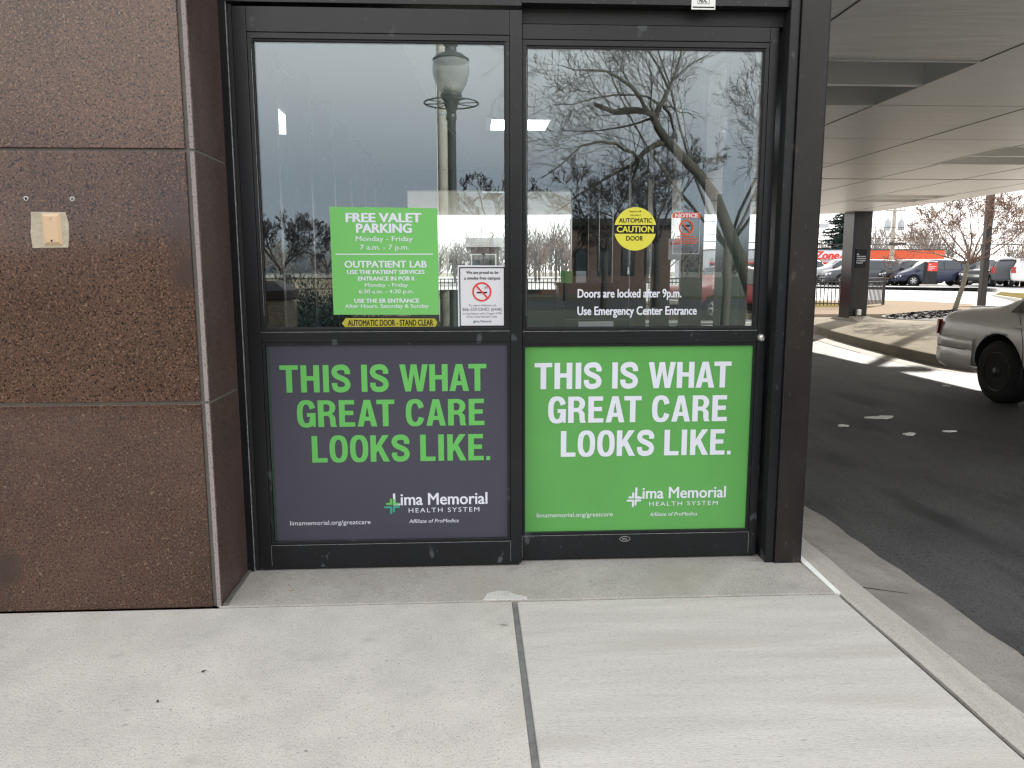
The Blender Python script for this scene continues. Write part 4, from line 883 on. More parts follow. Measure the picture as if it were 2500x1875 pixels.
# parked row
ZL = .22
def row(name, label, cat, kind, colour, px, Y, nose, **k):
    p = atY(px, 690, Y); return vehicle(name, label, cat, kind, colour, (p.x, Y, ZL), face(*nose), group='vehicles parked in the far row', **k)
row('pickup_truck', 'silver pickup truck with chrome grille in the far row left of the column', 'pickup', 'pickup', 'silver paint', 2062, 52, (-.98, .1))
row('parked_car', 'dark suv parked in the far row partly behind the canopy column', 'suv', 'suv', 'dark grey paint', 2098, 49.0, (-.99, .12))
row('parked_car', 'champagne suv in the far row just right of the canopy column', 'suv', 'suv', 'champagne paint', 2182, 51.5, (-.99, .12))
row('parked_car', 'black suv with big chrome grille beside the navy minivan', 'suv', 'suv', 'black paint', 2212, 48.8, (-1, -.12))
row('parked_car', 'navy blue minivan parked behind the red topped pylon sign', 'minivan', 'minivan', 'navy paint', 2276, 46.8, (-.985, .16))
row('parked_car', 'slate green minivan half hidden behind the navy minivan', 'minivan', 'minivan', 'slate green paint', 2405, 50, (-.99, .1))
row('parked_car', 'black suv with bright headlights behind the dark lamp pole', 'suv', 'suv', 'black paint', 2410, 46, (-.8, -.6))
row('parked_car', 'boxy dark suv seen from behind near the right edge', 'suv', 'suv', 'dark grey paint', 2452, 44.8, (.5, .86))
row('parked_car', 'white suv seen from behind at the right edge', 'suv', 'suv', 'white paint', 2500, 43.6, (.5, .86))
row('parked_car', 'black pickup truck at the left end of the far row beside the post', 'pickup', 'pickup', 'black paint', 1975, 54, (-1, .05))

row('parked_car', 'silver suv in the second far row behind the black suv', 'suv', 'suv', 'silver paint', 2150, 60, (-.99, .1))
row('parked_car', 'white minivan in the second far row behind the navy minivan', 'minivan', 'minivan', 'white paint', 2330, 58, (-.99, .1))
row('parked_car', 'champagne suv in the second far row between lamp pole and boxy suv', 'suv', 'suv', 'champagne paint', 2440, 56, (-.99, .1))

# ---------------------------------------------------------------- fence, posts, signs beyond the drive
mat('black iron', (.012, .012, .014), .45)
mat('weathered pole wood', (.34, .30, .25), .9, var=(6, .2), stretch=(3, 3, .3))
mat('transformer grey', (.36, .38, .40), .5)
mat('cable', (.02, .02, .022), .7)
def fence(name, p0, p1, label, npost=4, h=.95):
    p0, p1 = Vector(p0), Vector(p1); t = thing(name, label, 'fence', tuple(p0), group='black iron fences'); d = (p1-p0); L = d.length; d.normalize()
    for i in range(npost):
        q = p0+d*L*i/(npost-1); MB().box(q.x-.04, q.x+.04, q.y-.04, q.y+.04, q.z, q.z+h+.12).build('post', M['black iron'], t, bevel=.008)
    for z in (.12, h-.14, h-.02):
        MB().tube([p0+Vector((0, 0, z)), p1+Vector((0, 0, z))], .022, 4).build('rail', M['black iron'], t)
    b = MB(); n = int(L/.125)
    for i in range(1, n):
        q = p0+d*L*i/n; b.tube([q+Vector((0, 0, .05)), q+Vector((0, 0, h))], .016, 4)
    b.build('picket_row', M['black iron'], t)
fa = atZ(2065, 749.5, .06); fb = atZ(2159, 744.4, .06)
fence('iron_fence', (-22, fa.y-.2, .06), (fa.x+.5, fa.y, .06), 'long low black iron fence along the dry lawn', 10)
fence('iron_fence', (fa.x+.52, fa.y, .06), (fb.x, fb.y+.1, .06), 'short black iron fence run right of the canopy column', 2)
lp = atZ(2395, 751.7, .05); t = thing('lamp_pole', 'dark bronze square lamp pole rising past the canopy edge', 'lamp pole', tuple(lp))
MB().box(lp.x-.092, lp.x+.092, lp.y-.092, lp.y+.092, -.1, 7.4).build('pole', M['dark bronze cladding'], t, bevel=.01)
MB().box(lp.x-.22, lp.x+.22, lp.y-.22, lp.y+.22, -.1, .12).build('base', M['kerb concrete'], t, bevel=.03)
MB().box(lp.x-.9, lp.x+.9, lp.y-.2, lp.y+.2, 7.4, 7.6).build('lamp_head', M['dark bronze cladding'], t, bevel=.05)
# red topped pylon
Yp = 43.5; a0, a1 = atY(2258, 697, Yp), atY(2290, 639, Yp)
t = thing('pylon_sign', 'dark grey pylon sign with a red parking panel in front of the minivan', 'sign', (a0.x+.4, Yp, a0.z))
MB().box(a0.x, a1.x, Yp, Yp+.3, a0.z, a1.z).build('body', M['black anodised frame'], t, bevel=.02); MB().box(a0.x-.12, a1.x+.12, Yp-.1, Yp+.4, a0.z-.15, a0.z+.08).build('base', M['kerb concrete'], t, bevel=.02)
r0, r1 = atY(2264, 662, Yp), atY(2289, 641.5, Yp); MB().box(r0.x, r1.x, Yp-.02, Yp-.001, r0.z, r1.z).build('panel', M['red ink'], t)
b = MB(); w = r1.x-r0.x; h = r1.z-r0.z
for s, u, v in (('Emergency', .78, .52), ('Parking', .6, .32), ('Only', .35, .12)): text_to(b, s, r0.x+.1*w, r0.x+(.1+u)*w, r0.z+h*v, r0.z+h*(v+.13), Yp-.023, bold=.02)
b.add([(r0.x+w*u, Yp-.023, r0.z+h*v) for u, v in ((.1, .83), (.25, .83), (.25, .9), (.36, .81), (.25, .72), (.25, .79), (.1, .79))], [tuple(range(7))]); b.build('lettering', M['white letters'], t, fix=False)
# store
Ys = 88.
def sp(x, y): return atY(1960+x/4.096, 460+y/4.096, Ys)
t = thing('store', 'long low white store with a wide orange red sign band behind the parked cars', 'building', (60, Ys+6, .2)); g0 = .2
xl, xr = sp(-900, 0).x, sp(1470, 0).x
MB().box(xl, xr, Ys+.3, Ys+16, g0, sp(0, 612).z).build('wall', M['white plastic'], t)
MB().box(xl-.1, xr+.1, Ys-.05, Ys+16.1, sp(0, 618).z, sp(0, 606).z).build('parapet_cap', M['dark grey paint'], t)
MB().box(sp(676, 0).x, xr, Ys-.0, Ys+.29, sp(0, 708).z, sp(0, 618.5).z).build('sign_band', M['orange red ink'], t)
MB().box(xl, sp(675, 0).x, Ys-.0, Ys+.29, sp(0, 708).z, sp(0, 618.5).z).build('sign_band', M['white plastic'], t)
MB().box(xl, xr, Ys-.02, Ys+.29, sp(0, 752).z, sp(0, 738).z).build('red_stripe', M['red ink'], t)
MB().box(xl, xr, Ys+.1, Ys+.29, g0, sp(0, 753).z).build('shop_front', M['interior dark wall'], t)
b = MB(); X0, X1 = sp(150, 0).x, sp(405, 0).x; text_to(b, 'Zone', X0, X1, sp(0, 706).z, sp(0, 630).z, Ys-.03, bold=.05, shear=.25)
for i in range(3):
    x = sp(418+14*i, 0).x; w = .16; hh = sp(0, 632).z-sp(0, 708).z; b.add([(x-.3, Ys-.03, sp(0, 708).z), (x-.3+w, Ys-.03, sp(0, 708).z), (x+.55+w, Ys-.03, sp(0, 632).z), (x+.55, Ys-.03, sp(0, 632).z)], [(0, 1, 2, 3)])
b.build('lettering', M['red ink'], t, fix=False)
# green sided house
Yh = 95.
mat('green siding', (.16, .27, .22), .8, var=(2, .08)); mat('grey shingle', (.14, .13, .125), .9, var=(3, .2)); mat('house white', (.6, .6, .58), .7)
def house(px0, px1, pyb, pye, pyr, Yh, wall, label):
    a0, a1 = atY(px0, pye, Yh), atY(px1, pye, Yh); zr = atY(px0, pyr, Yh).z; t = thing('house', label, 'house', ((a0.x+a1.x)/2, Yh+4, .2), group='houses beyond the far lot')
    MB().box(a0.x, a1.x, Yh, Yh+8, .2, a0.z).build('wall', M[wall], t)
    b = MB(); b.add([(x, y, z) for x in (a0.x-.4, a1.x+.4) for y, z in ((Yh-.5, a0.z-.1), (Yh+4, zr), (Yh+8.5, a0.z-.1), (Yh+4, zr-.25))], [(0, 1, 5, 4), (1, 2, 6, 5), (0, 3, 2, 1)[::-1], (4, 5, 6, 7), (0, 4, 7, 3), (3, 7, 6, 2)]); b.build('roof', M['grey shingle'], t)
    for f in (.25, .65):
        x = a0.x+(a1.x-a0.x)*f; wd = MB().box(x-.5, x+.5, Yh-.06, Yh-.001, .2+(a0.z-.2)*.35, .2+(a0.z-.2)*.8).build('window', M['house white'], t); MB().box(x-.42, x+.42, Yh-.08, Yh-.061, .2+(a0.z-.2)*.38, .2+(a0.z-.2)*.77).build('pane', M['car window'], wd)
house(2438, 2496, 670, 634, 624, Yh, 'green siding', 'low green sided house with grey roof beyond the parked cars')
house(2330, 2380, 670, 640, 628, 104, 'house white', 'white house with grey roof beyond the small leafy tree')
# utility pole and wires
Yu = 80.; u0 = atY(2169, 640, Yu); zt = atY(2169, 506, Yu).z
t = thing('utility_pole', 'pale wooden utility pole with two grey transformers behind the store band', 'utility pole', (u0.x, Yu-.6, .2))
MB().tube([(u0.x, Yu-.6, .0), (u0.x, Yu-.6, zt)], [.26, .18], 10).build('pole', M['weathered pole wood'], t, True)
for dx in (-.75, .75): 
    b = MB(); zc = atY(2169, 551, Yu).z; b.lathe([(.12, -.55), (.33, -.5), (.33, .45), (.2, .5), (.05, .8), (.05, 1.3)], (u0.x+dx, Yu-.7, zc), 14); b.build('transformer', M['transformer grey'], t, True)
MB().box(u0.x-1.1, u0.x+1.1, Yu-.8, Yu-.7, zt-.5, zt-.35).build('crossarm', M['weathered pole wood'], t)
for dx in (-1, -.5, .5, 1): MB().lathe([(.06, 0), (.09, .15), (.04, .35)], (u0.x+dx, Yu-.75, zt-.35), 8).build('insulator', M['transformer grey'], t)
for i, (ya, yb, r, lab) in enumerate([(594, 596, .045, 'thick dark power line crossing in front of the small tree'), (545, 560, .025, 'thin upper power line crossing the white sky'), (577, 582, .02, 'thin middle power line crossing the white sky')]):
    p, q = atY(1700, ya-6, Yu-1.1), atY(2700, yb-4, Yu-1.1); ps = []
    for k in range(21): s = k/20; v = p+(q-p)*s; ps.append((v.x, v.y, v.z-1.0*4*s*(1-s)*.35))
    o = MB().tube(ps, r, 5).build('power_line', M['cable']); tag(o, lab, 'power line', 'power lines over the street')
b = MB(); q = atY(2190, 592, Yu-1.1); o = MB().tube([(q.x-.9, q.y-.1, q.z-.12), (q.x+.9, q.y-.1, q.z-.12)], .16, 8).build('cable_splice', M['cable']); tag(o, 'black splice case hanging on the thick power line', 'splice case')
q = atY(2008, 551, 70.); t = thing('floodlight', 'small grey floodlight on a thin mast left of the spruce', 'floodlight', (q.x, 70, .2)); MB().box(q.x-.55, q.x+.55, 69.7, 70.3, q.z-.2, q.z+.2).build('lamp_head', M['transformer grey'], t, bevel=.1); MB().tube([(q.x-.5, 70, .2), (q.x-.5, 70, q.z)], .09, 8).build('mast', M['transformer grey'], t)

# ---------------------------------------------------------------- trees
mat('grey bark', (.105, .09, .072), .95, var=(14, .3), bump=(30, .5))
mat('dark olive bark', (.062, .056, .040), .95, var=(14, .3), bump=(30, .5))
mat('pale olive bark', (.15, .135, .10), .95, var=(14, .3), bump=(30, .5))
mat('haze lightened bark', (.24, .215, .19), .95, var=(14, .2))  # bark paled in its colour to stand in for distance haze
mat('red brown twig', (.17, .105, .075), .9, var=(14, .3))
mat('dark bark', (.035, .030, .027), .95, var=(14, .3))
mat('brown twig mass', (.19, .165, .15), .95)
mat('russet leaves', (.24, .095, .05), .8, var=(3, .5))
mat('spruce needles', (.030, .062, .050), .8, var=(2, .4))
mat('juniper needles', (.045, .075, .068), .85, var=(5, .45))
mat('mulch chips', (.018, .014, .012), .95, var=(9, .5))
def branch(mb, p, d, L, r, lvl, rng, P, tips=None):
    n = 5 if lvl > 1 else (4 if lvl == 1 else 3); pts = [p.copy()]; rads = [r]; d = d.normalized()
    for i in range(n):
        d = (d+Vector((rng.gauss(0, P['jit']), rng.gauss(0, P['jit']), rng.gauss(0, P['jit'])+P['up'][min(lvl, len(P['up'])-1)]))).normalized()
        pts.append(pts[-1]+d*L/n); rads.append(max(P['rmin'], r*(1-(i+1)/n*(1-P['tap']))))
    mb.tube(pts, rads, 8 if r > .05 else (5 if r > .015 else 3), cap=r > .03)
    if lvl <= 0:
        if tips is not None: tips.append((pts[-1], d)); tips.append((pts[len(pts)//2], d))
        return
    k = P['kids'][min(lvl, len(P['kids'])-1)]
    for i in range(k):
        f = P['from']+(1-P['from'])*(i+rng.random()*.8)/k; f = min(f, .999); j = int(f*n); q = pts[j].lerp(pts[j+1], f*n-j); dd = (pts[j+1]-pts[j]).normalized()
        ax = dd.orthogonal().normalized(); ax.rotate(Matrix.Rotation(rng.random()*6.283, 3, dd)); e = (dd*math.cos(P['ang'])+ax*math.sin(P['ang'])); e.normalize()
        branch(mb, q, e, L*P['len']*(.65+.6*rng.random())*(1.15-.5*f), max(P['rmin'], rads[j]*P['rk']*(.8+.3*rng.random())), lvl-1, rng, P, tips)
def bare_tree(label, base, H, seed, r0, lvl=4, bark='grey bark', lean=(0, 0), group=None, trunk=.3, P=None, name='bare_tree'):
    rng = random.Random(seed); base = Vector(base); t = thing(name, label, 'tree', tuple(base), group=group)
    q = dict(jit=.13, up=(.04, .06, .06, .03, 0), kids=(0, 4, 5, 6, 7), tap=.3, ang=.66, len=.56, rk=.46, rmin=.006); q['from'] = .3; q.update(P or {})
    tp = base+Vector((lean[0], lean[1], H*trunk)); m = MB(); m.tube([base+Vector((0, 0, -.3)), base.lerp(tp, .15), base.lerp(tp, .6)+Vector((.02, 0, 0)), tp+Vector((0, 0, H*.04))], [r0*1.35, r0, r0*.92, r0*.85], 10); m.build('trunk', M[bark], t, True)
    m = MB(); tips = []; n = q.get('limbs', 4)
    for i in range(n):
        a = 6.283*(i+rng.random()*.6)/n; s = q.get('open', .55)*(1 if 'spread' not in q else .25+1.0*((i*.618) % 1)); branch(m, tp, Vector((math.cos(a)*s, math.sin(a)*s, 1)), H*(1-trunk)*.62, r0*.42, lvl-1, rng, q, tips)
    m.build('crown', M[q.get('twig', bark)], t, True, fix=False); return t, tips
def leaves(mb, tips, n, size, rng, spread):
    for p, d in tips:
        for _ in range(n):
            c = p+Vector((rng.gauss(0, spread), rng.gauss(0, spread), rng.gauss(0, spread))); u = Vector((rng.gauss(0, 1), rng.gauss(0, 1), rng.gauss(0, 1))).normalized(); v = u.orthogonal().normalized(); s = size*(.6+.8*rng.random())
            mb.add([c-u*s, c+v*s*.5, c+u*s, c-v*s*.5], [(0, 1, 2, 3)])
# small tree in the mulch
tb = atZ(2326, 772, .05)
t, tips = bare_tree('small spreading tree with a few russet leaves, growing from the mulch by the drive', (tb.x, tb.y, .05), 3.7, 11, .060, 5, 'pale olive bark', (.38, .1), trunk=.36, name='small_tree', P=dict(twig='red brown twig', spread=1, limbs=9, open=1.5, kids=(0, 4, 4, 5, 4), jit=.2, len=.70, rmin=.0046, rk=.5, ang=.72, up=(.0, .03, .05, .05)))
rng = random.Random(5); lv = [q for q in tips if rng.random() < .012+.04*(q[0].z > 2.2)+.06*(q[0].x > tb.x+.6)]
b = MB(); leaves(b, lv, 2, .03, rng, .06); b.build('leaves', M['russet leaves'], t, fix=False)
rng = random.Random(8); b = MB(); mc = (tb.x-.05, tb.y-.55)
for i in range(1500):
    a = rng.random()*6.283; rr = math.sqrt(rng.random()); x, y = mc[0]+math.cos(a)*rr*1.9, mc[1]+math.sin(a)*rr*1.35; z = .05+.16*(1-rr*rr)+rng.random()*.02; s = .03+.05*rng.random(); c = rng.random()*6.28
    b.add([(x+s*math.cos(c), y+s*math.sin(c), z+.01), (x-s*.4*math.sin(c), y+s*.4*math.cos(c), z+.02), (x-s*math.cos(c), y-s*math.sin(c), z), (x+s*.4*math.sin(c), y-s*.4*math.cos(c), z-.01)], [(0, 1, 2, 3)])
b.lathe([(1.9, .045), (1.5, .10), (1.0, .155), (.4, .19), (.01, .2)], (mc[0], mc[1], 0), 28)
o = b.build('mulch_bed', M['mulch chips'], fix=False); o['kind'] = 'stuff'
# spruce behind the store
def spruce(label, x, y, z0, H, R_, seed):
    rng = random.Random(seed); t = thing('spruce_tree', label, 'tree', (x, y, z0)); MB().tube([(x, y, z0), (x, y, z0+H)], [.28, .03], 8).build('trunk', M['dark bark'], t, True); m = MB(); n = 30
    for i in range(n):
        f = i/n; z = z0+H*(.10+.89*f); rad = R_*(1-f)**.8*(.75+.4*rng.random())+.15
        for j in range(int(7+9*(1-f))):
            a = rng.random()*6.283; L = rad*(.65+.5*rng.random()); dz = -.25*L
            for s in range(int(L/.22)+2):
                q = s/(int(L/.22)+2); c = Vector((x+math.cos(a)*L*q, y+math.sin(a)*L*q, z+dz*q*(1.4-q)+rng.gauss(0, .06)))
                for _ in range(10):
                    u = Vector((math.cos(a)+rng.gauss(0, .5), math.sin(a)+rng.gauss(0, .5), rng.gauss(-.25, .35))).normalized()*(.22+.14*rng.random()); v = Vector((-math.sin(a), math.cos(a), rng.gauss(0, .4)))*.12; m.add([c-v, c+u, c+v], [(0, 1, 2)])
    m.build('crown', M['spruce needles'], t, fix=False)
q = atY(2056, 640, 96.); spruce('tall dark green spruce rising behind the white store', q.x, 96, .2, 11.5, 3.9, 3)
for i, (px, Y, H, lab) in enumerate([(2135, 105, 8.5, 'bare tree beyond the store just right of the column'), (2200, 112, 8.8, 'bare tree beyond the store right of the utility pole'), (2260, 118, 9.5, 'bare tree far behind the small leafy tree'), (2470, 120, 11, 'bare tree beyond the green sided house')]):
    q = atY(px, 640, Y); bare_tree(lab, (q.x, Y, .1), H, 20+i, .16, 5, 'haze lightened bark', group='bare trees beyond the store', P=dict(rmin=.011, kids=(0, 4, 5, 5, 6)))
def treeline(name, x0, x1, y, h0, h1, n, seed, z0=0):
    rng = random.Random(seed); b = MB()
    for i in range(n):
        x = x0+(x1-x0)*rng.random(); yy = y+rng.gauss(0, 5); h = (h0+(h1-h0)*rng.random())*(.75+.25*math.sin(x*.09)); w = h*.32
        b.tube([(x, yy, z0), (x, yy, z0+h*.5)], .16, 4, cap=False)
        for _ in range(26):
            a = Vector((x+rng.gauss(0, w*.25), yy+rng.gauss(0, w*.25), z0+h*(.15+.4*rng.random()))); e = a+Vector((rng.gauss(0, w*.5), rng.gauss(0, w*.5), h*(.2+.3*rng.random()))); b.tube([a, (a+e)/2+Vector((rng.gauss(0, .3), 0, rng.gauss(0, .2))), e], [.07, .05, .03], 3, cap=False)
    o = b.build(name, M['brown twig mass'], fix=False); o['kind'] = 'stuff'
treeline('far_trees', -60, 190, 150, 8, 14, 210, 31, .0)
treeline('far_trees', -22, 20, 72, 4.2, 6.6, 60, 33, .1)
treeline('far_trees', -110, 120, -135, 7, 13, 190, 32, 0)

# ---------------------------------------------------------------- behind the viewer: what the door glass mirrors
mat('lamp green metal', (.062, .070, .062), .45, spec=.5, var=(8, .15))
M['lamp globe'] = glass_mat('lamp globe', .06, (.95, .95, .92), .5)
mat('lamp refractor', (.62, .60, .54), .35)
mat('cream pole', (.46, .43, .36), .8, var=(4, .08))
yv = 5.6; yg = .023; L0 = seen_in_glass(1107, 662, yv, yg); s = (atY(1207, 662, yv)-atY(1107, 662, yv)).length/100
def zz(py): return atY(1107, py, yv).z
def cz(cyy): return zz(60+cyy/2.989)
sl = thing('street_lamp', 'green street lamp with a clear acorn globe and hoop, mirrored in the left glass', 'street lamp', (L0.x, L0.y, 0))
b = MB(); b.lathe([(13*s*1.9, -.05), (13*s*1.9, .35), (12*s, .55), (10.4*s, .7), (10.2*s, cz(705)), (12.6*s, cz(692)), (12.6*s, cz(668)), (10.7*s, cz(645)), (15*s, cz(600)), (17.5*s, cz(562)), (23*s, cz(540)), (25.5*s, cz(522)), (25*s, cz(505)), (18*s, cz(500))], (L0.x, L0.y, 0), 24); b.build('pole', M['lamp green metal'], sl, True)
b = MB(); b.lathe([(24*s, cz(500)), (30*s, cz(470)), (36.5*s, cz(430)), (42*s, cz(380)), (44*s, cz(340)), (43.5*s, cz(300)), (42*s, cz(263))], (L0.x, L0.y, 0), 28); b.build('globe', M['lamp globe'], sl, True)
b = MB(); b.lathe([(17*s, cz(500)), (18*s, cz(470)), (17*s, cz(430)), (13*s, cz(422)), (3*s, cz(420)), (3*s, cz(280))], (L0.x, L0.y, 0), 18); b.build('refractor', M['lamp refractor'], sl, True)
b = MB(); b.lathe([(43*s, cz(266)), (42.5*s, cz(252)), (34*s, cz(236)), (30*s, cz(222)), (24*s, cz(214)), (14*s, cz(205)), (13*s, cz(165)), (17*s, cz(152)), (17*s, cz(138)), (11*s, cz(128)), (8*s, cz(112)), (8*s, cz(95)), (10*s, cz(80)), (3*s, cz(50))], (L0.x, L0.y, 0), 24); b.build('cap', M['lamp green metal'], sl, True)
b = MB(); rr = 64*s; zr_ = cz(575); pts = [(L0.x+rr*math.cos(2*math.pi*i/40), L0.y+rr*math.sin(2*math.pi*i/40), zr_) for i in range(41)]; b.tube(pts, 1.8*s, 6)
for i in range(4): a = i*math.pi/4+.2; b.tube([(L0.x-rr*math.cos(a), L0.y-rr*math.sin(a), zr_), (L0.x+rr*math.cos(a), L0.y+rr*math.sin(a), zr_)], 1.4*s, 5)
b.build('hoop', M['lamp green metal'], sl, True)
W0 = seen_in_glass(1085, 662, 13., yg); ws = (atY(1185, 662, 13.)-atY(1085, 662, 13.)).length/100
t = thing('concrete_pole', 'tall cream pole with a thin cable standing behind the street lamp, mirrored in the glass', 'pole', (W0.x, W0.y, 0)); MB().tube([(W0.x, W0.y, -.1), (W0.x, W0.y, 9.5)], [13*ws, 11*ws], 16).build('pole', M['cream pole'], t, True)
MB().tube([(W0.x-13*ws, W0.y+.05, .2), (W0.x-12.6*ws, W0.y+.12, 5), (W0.x-10.5*ws, W0.y+.1, 9)], .012, 5).build('cable', M['house white'], t)
b = MB()
for z in (atY(1085, 280, 13.).z, atY(1085, 249, 13.).z): b.lathe([(12.9*ws, z-.02), (12.9*ws, z+.02)], (W0.x, W0.y, 0), 16)
b.build('clamp', M['transformer grey'], t)
# the big pruned tree
YV = 9.4
def rt(pts, dy=0.):
    n = len(pts); return [seen_in_glass(x, y, YV+dy*i/max(1, n-1)*1., .07) for i, (x, y) in enumerate(pts)]
kpx = (atY(1700, 400, YV)-atY(1600, 400, YV)).length/100
bt = thing('bare_tree', 'big pruned bare tree with a sawn limb and drooping twigs, mirrored in the right glass', 'tree', tuple(seen_in_glass(1850, 760, YV, .07)))
m = MB(); m.tube(rt([(1868, 905), (1852, 800), (1838, 720), (1812, 645), (1778, 562), (1748, 484), (1709, 428), (1662, 380), (1627, 343)]), [25*kpx, 20.5*kpx, 18*kpx, 16.5*kpx, 15*kpx, 13.5*kpx, 12.5*kpx, 11.5*kpx, 11*kpx], 10); m.build('trunk', M['dark olive bark'], bt, True)
LIMBS = [([(1627, 343), (1605, 310), (1592, 280), (1575, 272), (1545, 268), (1522, 270), (1500, 273), (1475, 264), (1450, 254)], [15, 13, 11, 10, 9.5, 9, 8, 7, 6], 0, 3),
 ([(1598, 296), (1608, 262), (1620, 246), (1634, 213), (1644, 190), (1652, 165), (1660, 141), (1668, 100), (1690, 60)], [9, 8, 7.5, 6, 4, 3, 2.6, 2, 1.2], .8, 7),
 ([(1632, 215), (1620, 190), (1608, 164), (1596, 146), (1585, 128), (1570, 118), (1556, 112), (1530, 95)], [4.5, 4, 3.6, 3.2, 2.8, 2.4, 2, 1.2], -.6, 7),
 ([(1582, 272), (1572, 258), (1565, 242), (1543, 213), (1510, 190), (1481, 174), (1440, 171), (1403, 171), (1370, 160)], [7, 6.5, 6, 5.5, 4.5, 3.6, 2.8, 2, 1], -1, 11),
 ([(1621, 262), (1632, 274), (1637, 284), (1643, 312), (1651, 330), (1652, 345)], [5, 4.6, 4.2, 4, 3.5, 3], .5, 3),
 ([(1622, 346), (1595, 356), (1572, 372), (1559, 389), (1545, 402), (1526, 411), (1487, 431), (1435, 462), (1390, 490)], [10, 9, 8, 7.5, 6, 5, 4, 3, 1.4], .4, 9),
 ([(1559, 389), (1545, 372), (1523, 366), (1507, 352), (1468, 346), (1419, 356), (1395, 378), (1370, 402), (1321, 436)], [6, 5, 4.6, 4.2, 3.8, 3.2, 2.8, 2.2, 1], -.8, 10),
 ([(1562, 388), (1556, 405), (1548, 430), (1535, 450), (1528, 480)], [5, 4.5, 4, 3, 2], .6, 5),
 ([(1610, 255), (1580, 236), (1550, 232), (1500, 232), (1450, 240), (1400, 255), (1350, 255)], [4, 3.6, 3, 2.6, 2.2, 1.6, 1], -.5, 9),
 ([(1600, 285), (1560, 300), (1520, 310), (1470, 318), (1420, 322), (1370, 318)], [4, 3.4, 2.8, 2.2, 1.6, 1], .8, 9),
 ([(1597, 282), (1588, 258), (1590, 232), (1592, 205), (1590, 180), (1585, 158)], [4, 3.4, 2.8, 2.2, 1.6, 1], -.3, 7),
 ([(1618, 258), (1640, 262), (1660, 275), (1680, 275), (1700, 290)], [2.6, 2.2, 1.8, 1.4, 1], .5, 5),
 ([(1648, 190), (1672, 168), (1696, 150), (1722, 138), (1748, 120), (1765, 100)], [2.4, 2, 1.8, 1.5, 1.2, .9], .5, 6)]
m = MB(); rng = random.Random(12); PT = dict(jit=.2, up=(.02, -.01, -.02), kids=(0, 3, 3, 3), tap=.5, ang=.6, len=.6, rk=.5, rmin=.0021); PT['from'] = .25
for pts, rad, dy, kids in LIMBS:
    ps = rt(pts, dy); m.tube(ps, [max(.0035, r*kpx*.78) for r in rad], 8)
    for i in range(int(kids*1.3)):
        f = (.22+.78*(i+rng.random())/(kids*1.3))*(len(ps)-1); f = min(f, len(ps)-1.001); j = int(f); q = ps[j].lerp(ps[j+1], f-j); d = (ps[j+1]-ps[j]).normalized(); e = (d*.9+Vector((rng.gauss(0, .6), rng.gauss(0, .6), rng.gauss(.15, .6)))).normalized()
        branch(m, q, e, (.6+.7*rng.random()), max(.0042, rad[j]*kpx*.2), 1 if rng.random() < .45 else 2, rng, PT)
m.build('crown', M['dark olive bark'], bt, True, fix=False)
MT = 'bare trees mirrored in the door glass'
def mirror_tree(px, yv, H, seed, lab, r0=.16, bark='dark bark', **k):
    p = seen_in_glass(px, 662, yv, .05); return bare_tree(lab, (p.x, p.y, 0), H, seed, r0, 5, bark, group=MT, **k)
mirror_tree(1199, 15.5, 4.2, 41, 'small round bare tree right of the lamp, mirrored in the left glass', .065, trunk=.5, P=dict(limbs=6, open=.9, kids=(0, 4, 5, 5, 5), rmin=.007, len=.5))
mirror_tree(690, 24, 4.0, 42, 'dense dark bare tree mirrored at the left side of the left glass', .10, P=dict(rmin=.008, kids=(0, 5, 5, 6, 6)))
mirror_tree(1476, 24, 6.0, 43, 'tall bare tree left of the yellow disc, mirrored in the right glass', .12, P=dict(rmin=.007))
mirror_tree(1604, 26, 7.2, 44, 'tall bare tree right of the yellow disc, mirrored in the right glass', .14, P=dict(rmin=.007))
mirror_tree(1140, 30, 4.2, 45, 'bare tree behind the smoke free notice, mirrored in the left glass', .08, P=dict(rmin=.007))
mirror_tree(1085, 27, 4.0, 46, 'bare tree left of the smoke free notice, mirrored in the left glass', .08, P=dict(rmin=.007))
mirror_tree(1775, 11.5, 8.2, 47, 'bare tree with spreading limbs mirrored at the right edge of the right glass', .085, bark='grey bark', trunk=.2, P=dict(rmin=.004, limbs=5, open=.75))
mirror_tree(1380, 32, 5.0, 48, 'bare tree above the brown brick building, mirrored in the right glass', .09, P=dict(rmin=.008))
mirror_tree(800, 34, 4.4, 49, 'bare tree above the low tan wall, mirrored in the left glass', .09, P=dict(rmin=.008))
# juniper, litter bin, low wall, brown building
def shrub(label, c, R_, H, seed, n=260, leafm='juniper needles', nm='juniper_shrub'):
    rng = random.Random(seed); t = thing(nm, label, 'shrub', (c[0], c[1], 0)); m = MB(); w = MB()
    for i in range(n):
        a = rng.random()*6.283; f = math.sqrt(rng.random()); h = (.35+.65*rng.random())*H*(1-.45*f*f); e = Vector((c[0]+math.cos(a)*R_*f, c[1]+math.sin(a)*R_*f, h)); q = Vector((c[0]+math.cos(a)*R_*f*.4, c[1]+math.sin(a)*R_*f*.4, h*.35))
        if i % 6 == 0: w.tube([(c[0], c[1], 0), q, e], [.02, .012, .005], 4)
        for j in range(26):
            p = q.lerp(e, .35+.65*rng.random())+Vector((rng.gauss(0, .055), rng.gauss(0, .055), rng.gauss(0, .045))); d = ((e-q).normalized()+Vector((rng.gauss(0, .6), rng.gauss(0, .6), rng.gauss(.2, .5)))).normalized()*.075; v = d.orthogonal().normalized()*.014; m.add([p-v, p+d, p+v], [(0, 1, 2)])
    m.build('foliage', M[leafm], t, fix=False); w.build('stem', M['dark bark'], t)
p = seen_in_glass(740, 662, 8.2, yg); shrub('blue green spreading juniper mirrored in the lower left glass', (p.x, p.y), 1.25, 1.28, 61)
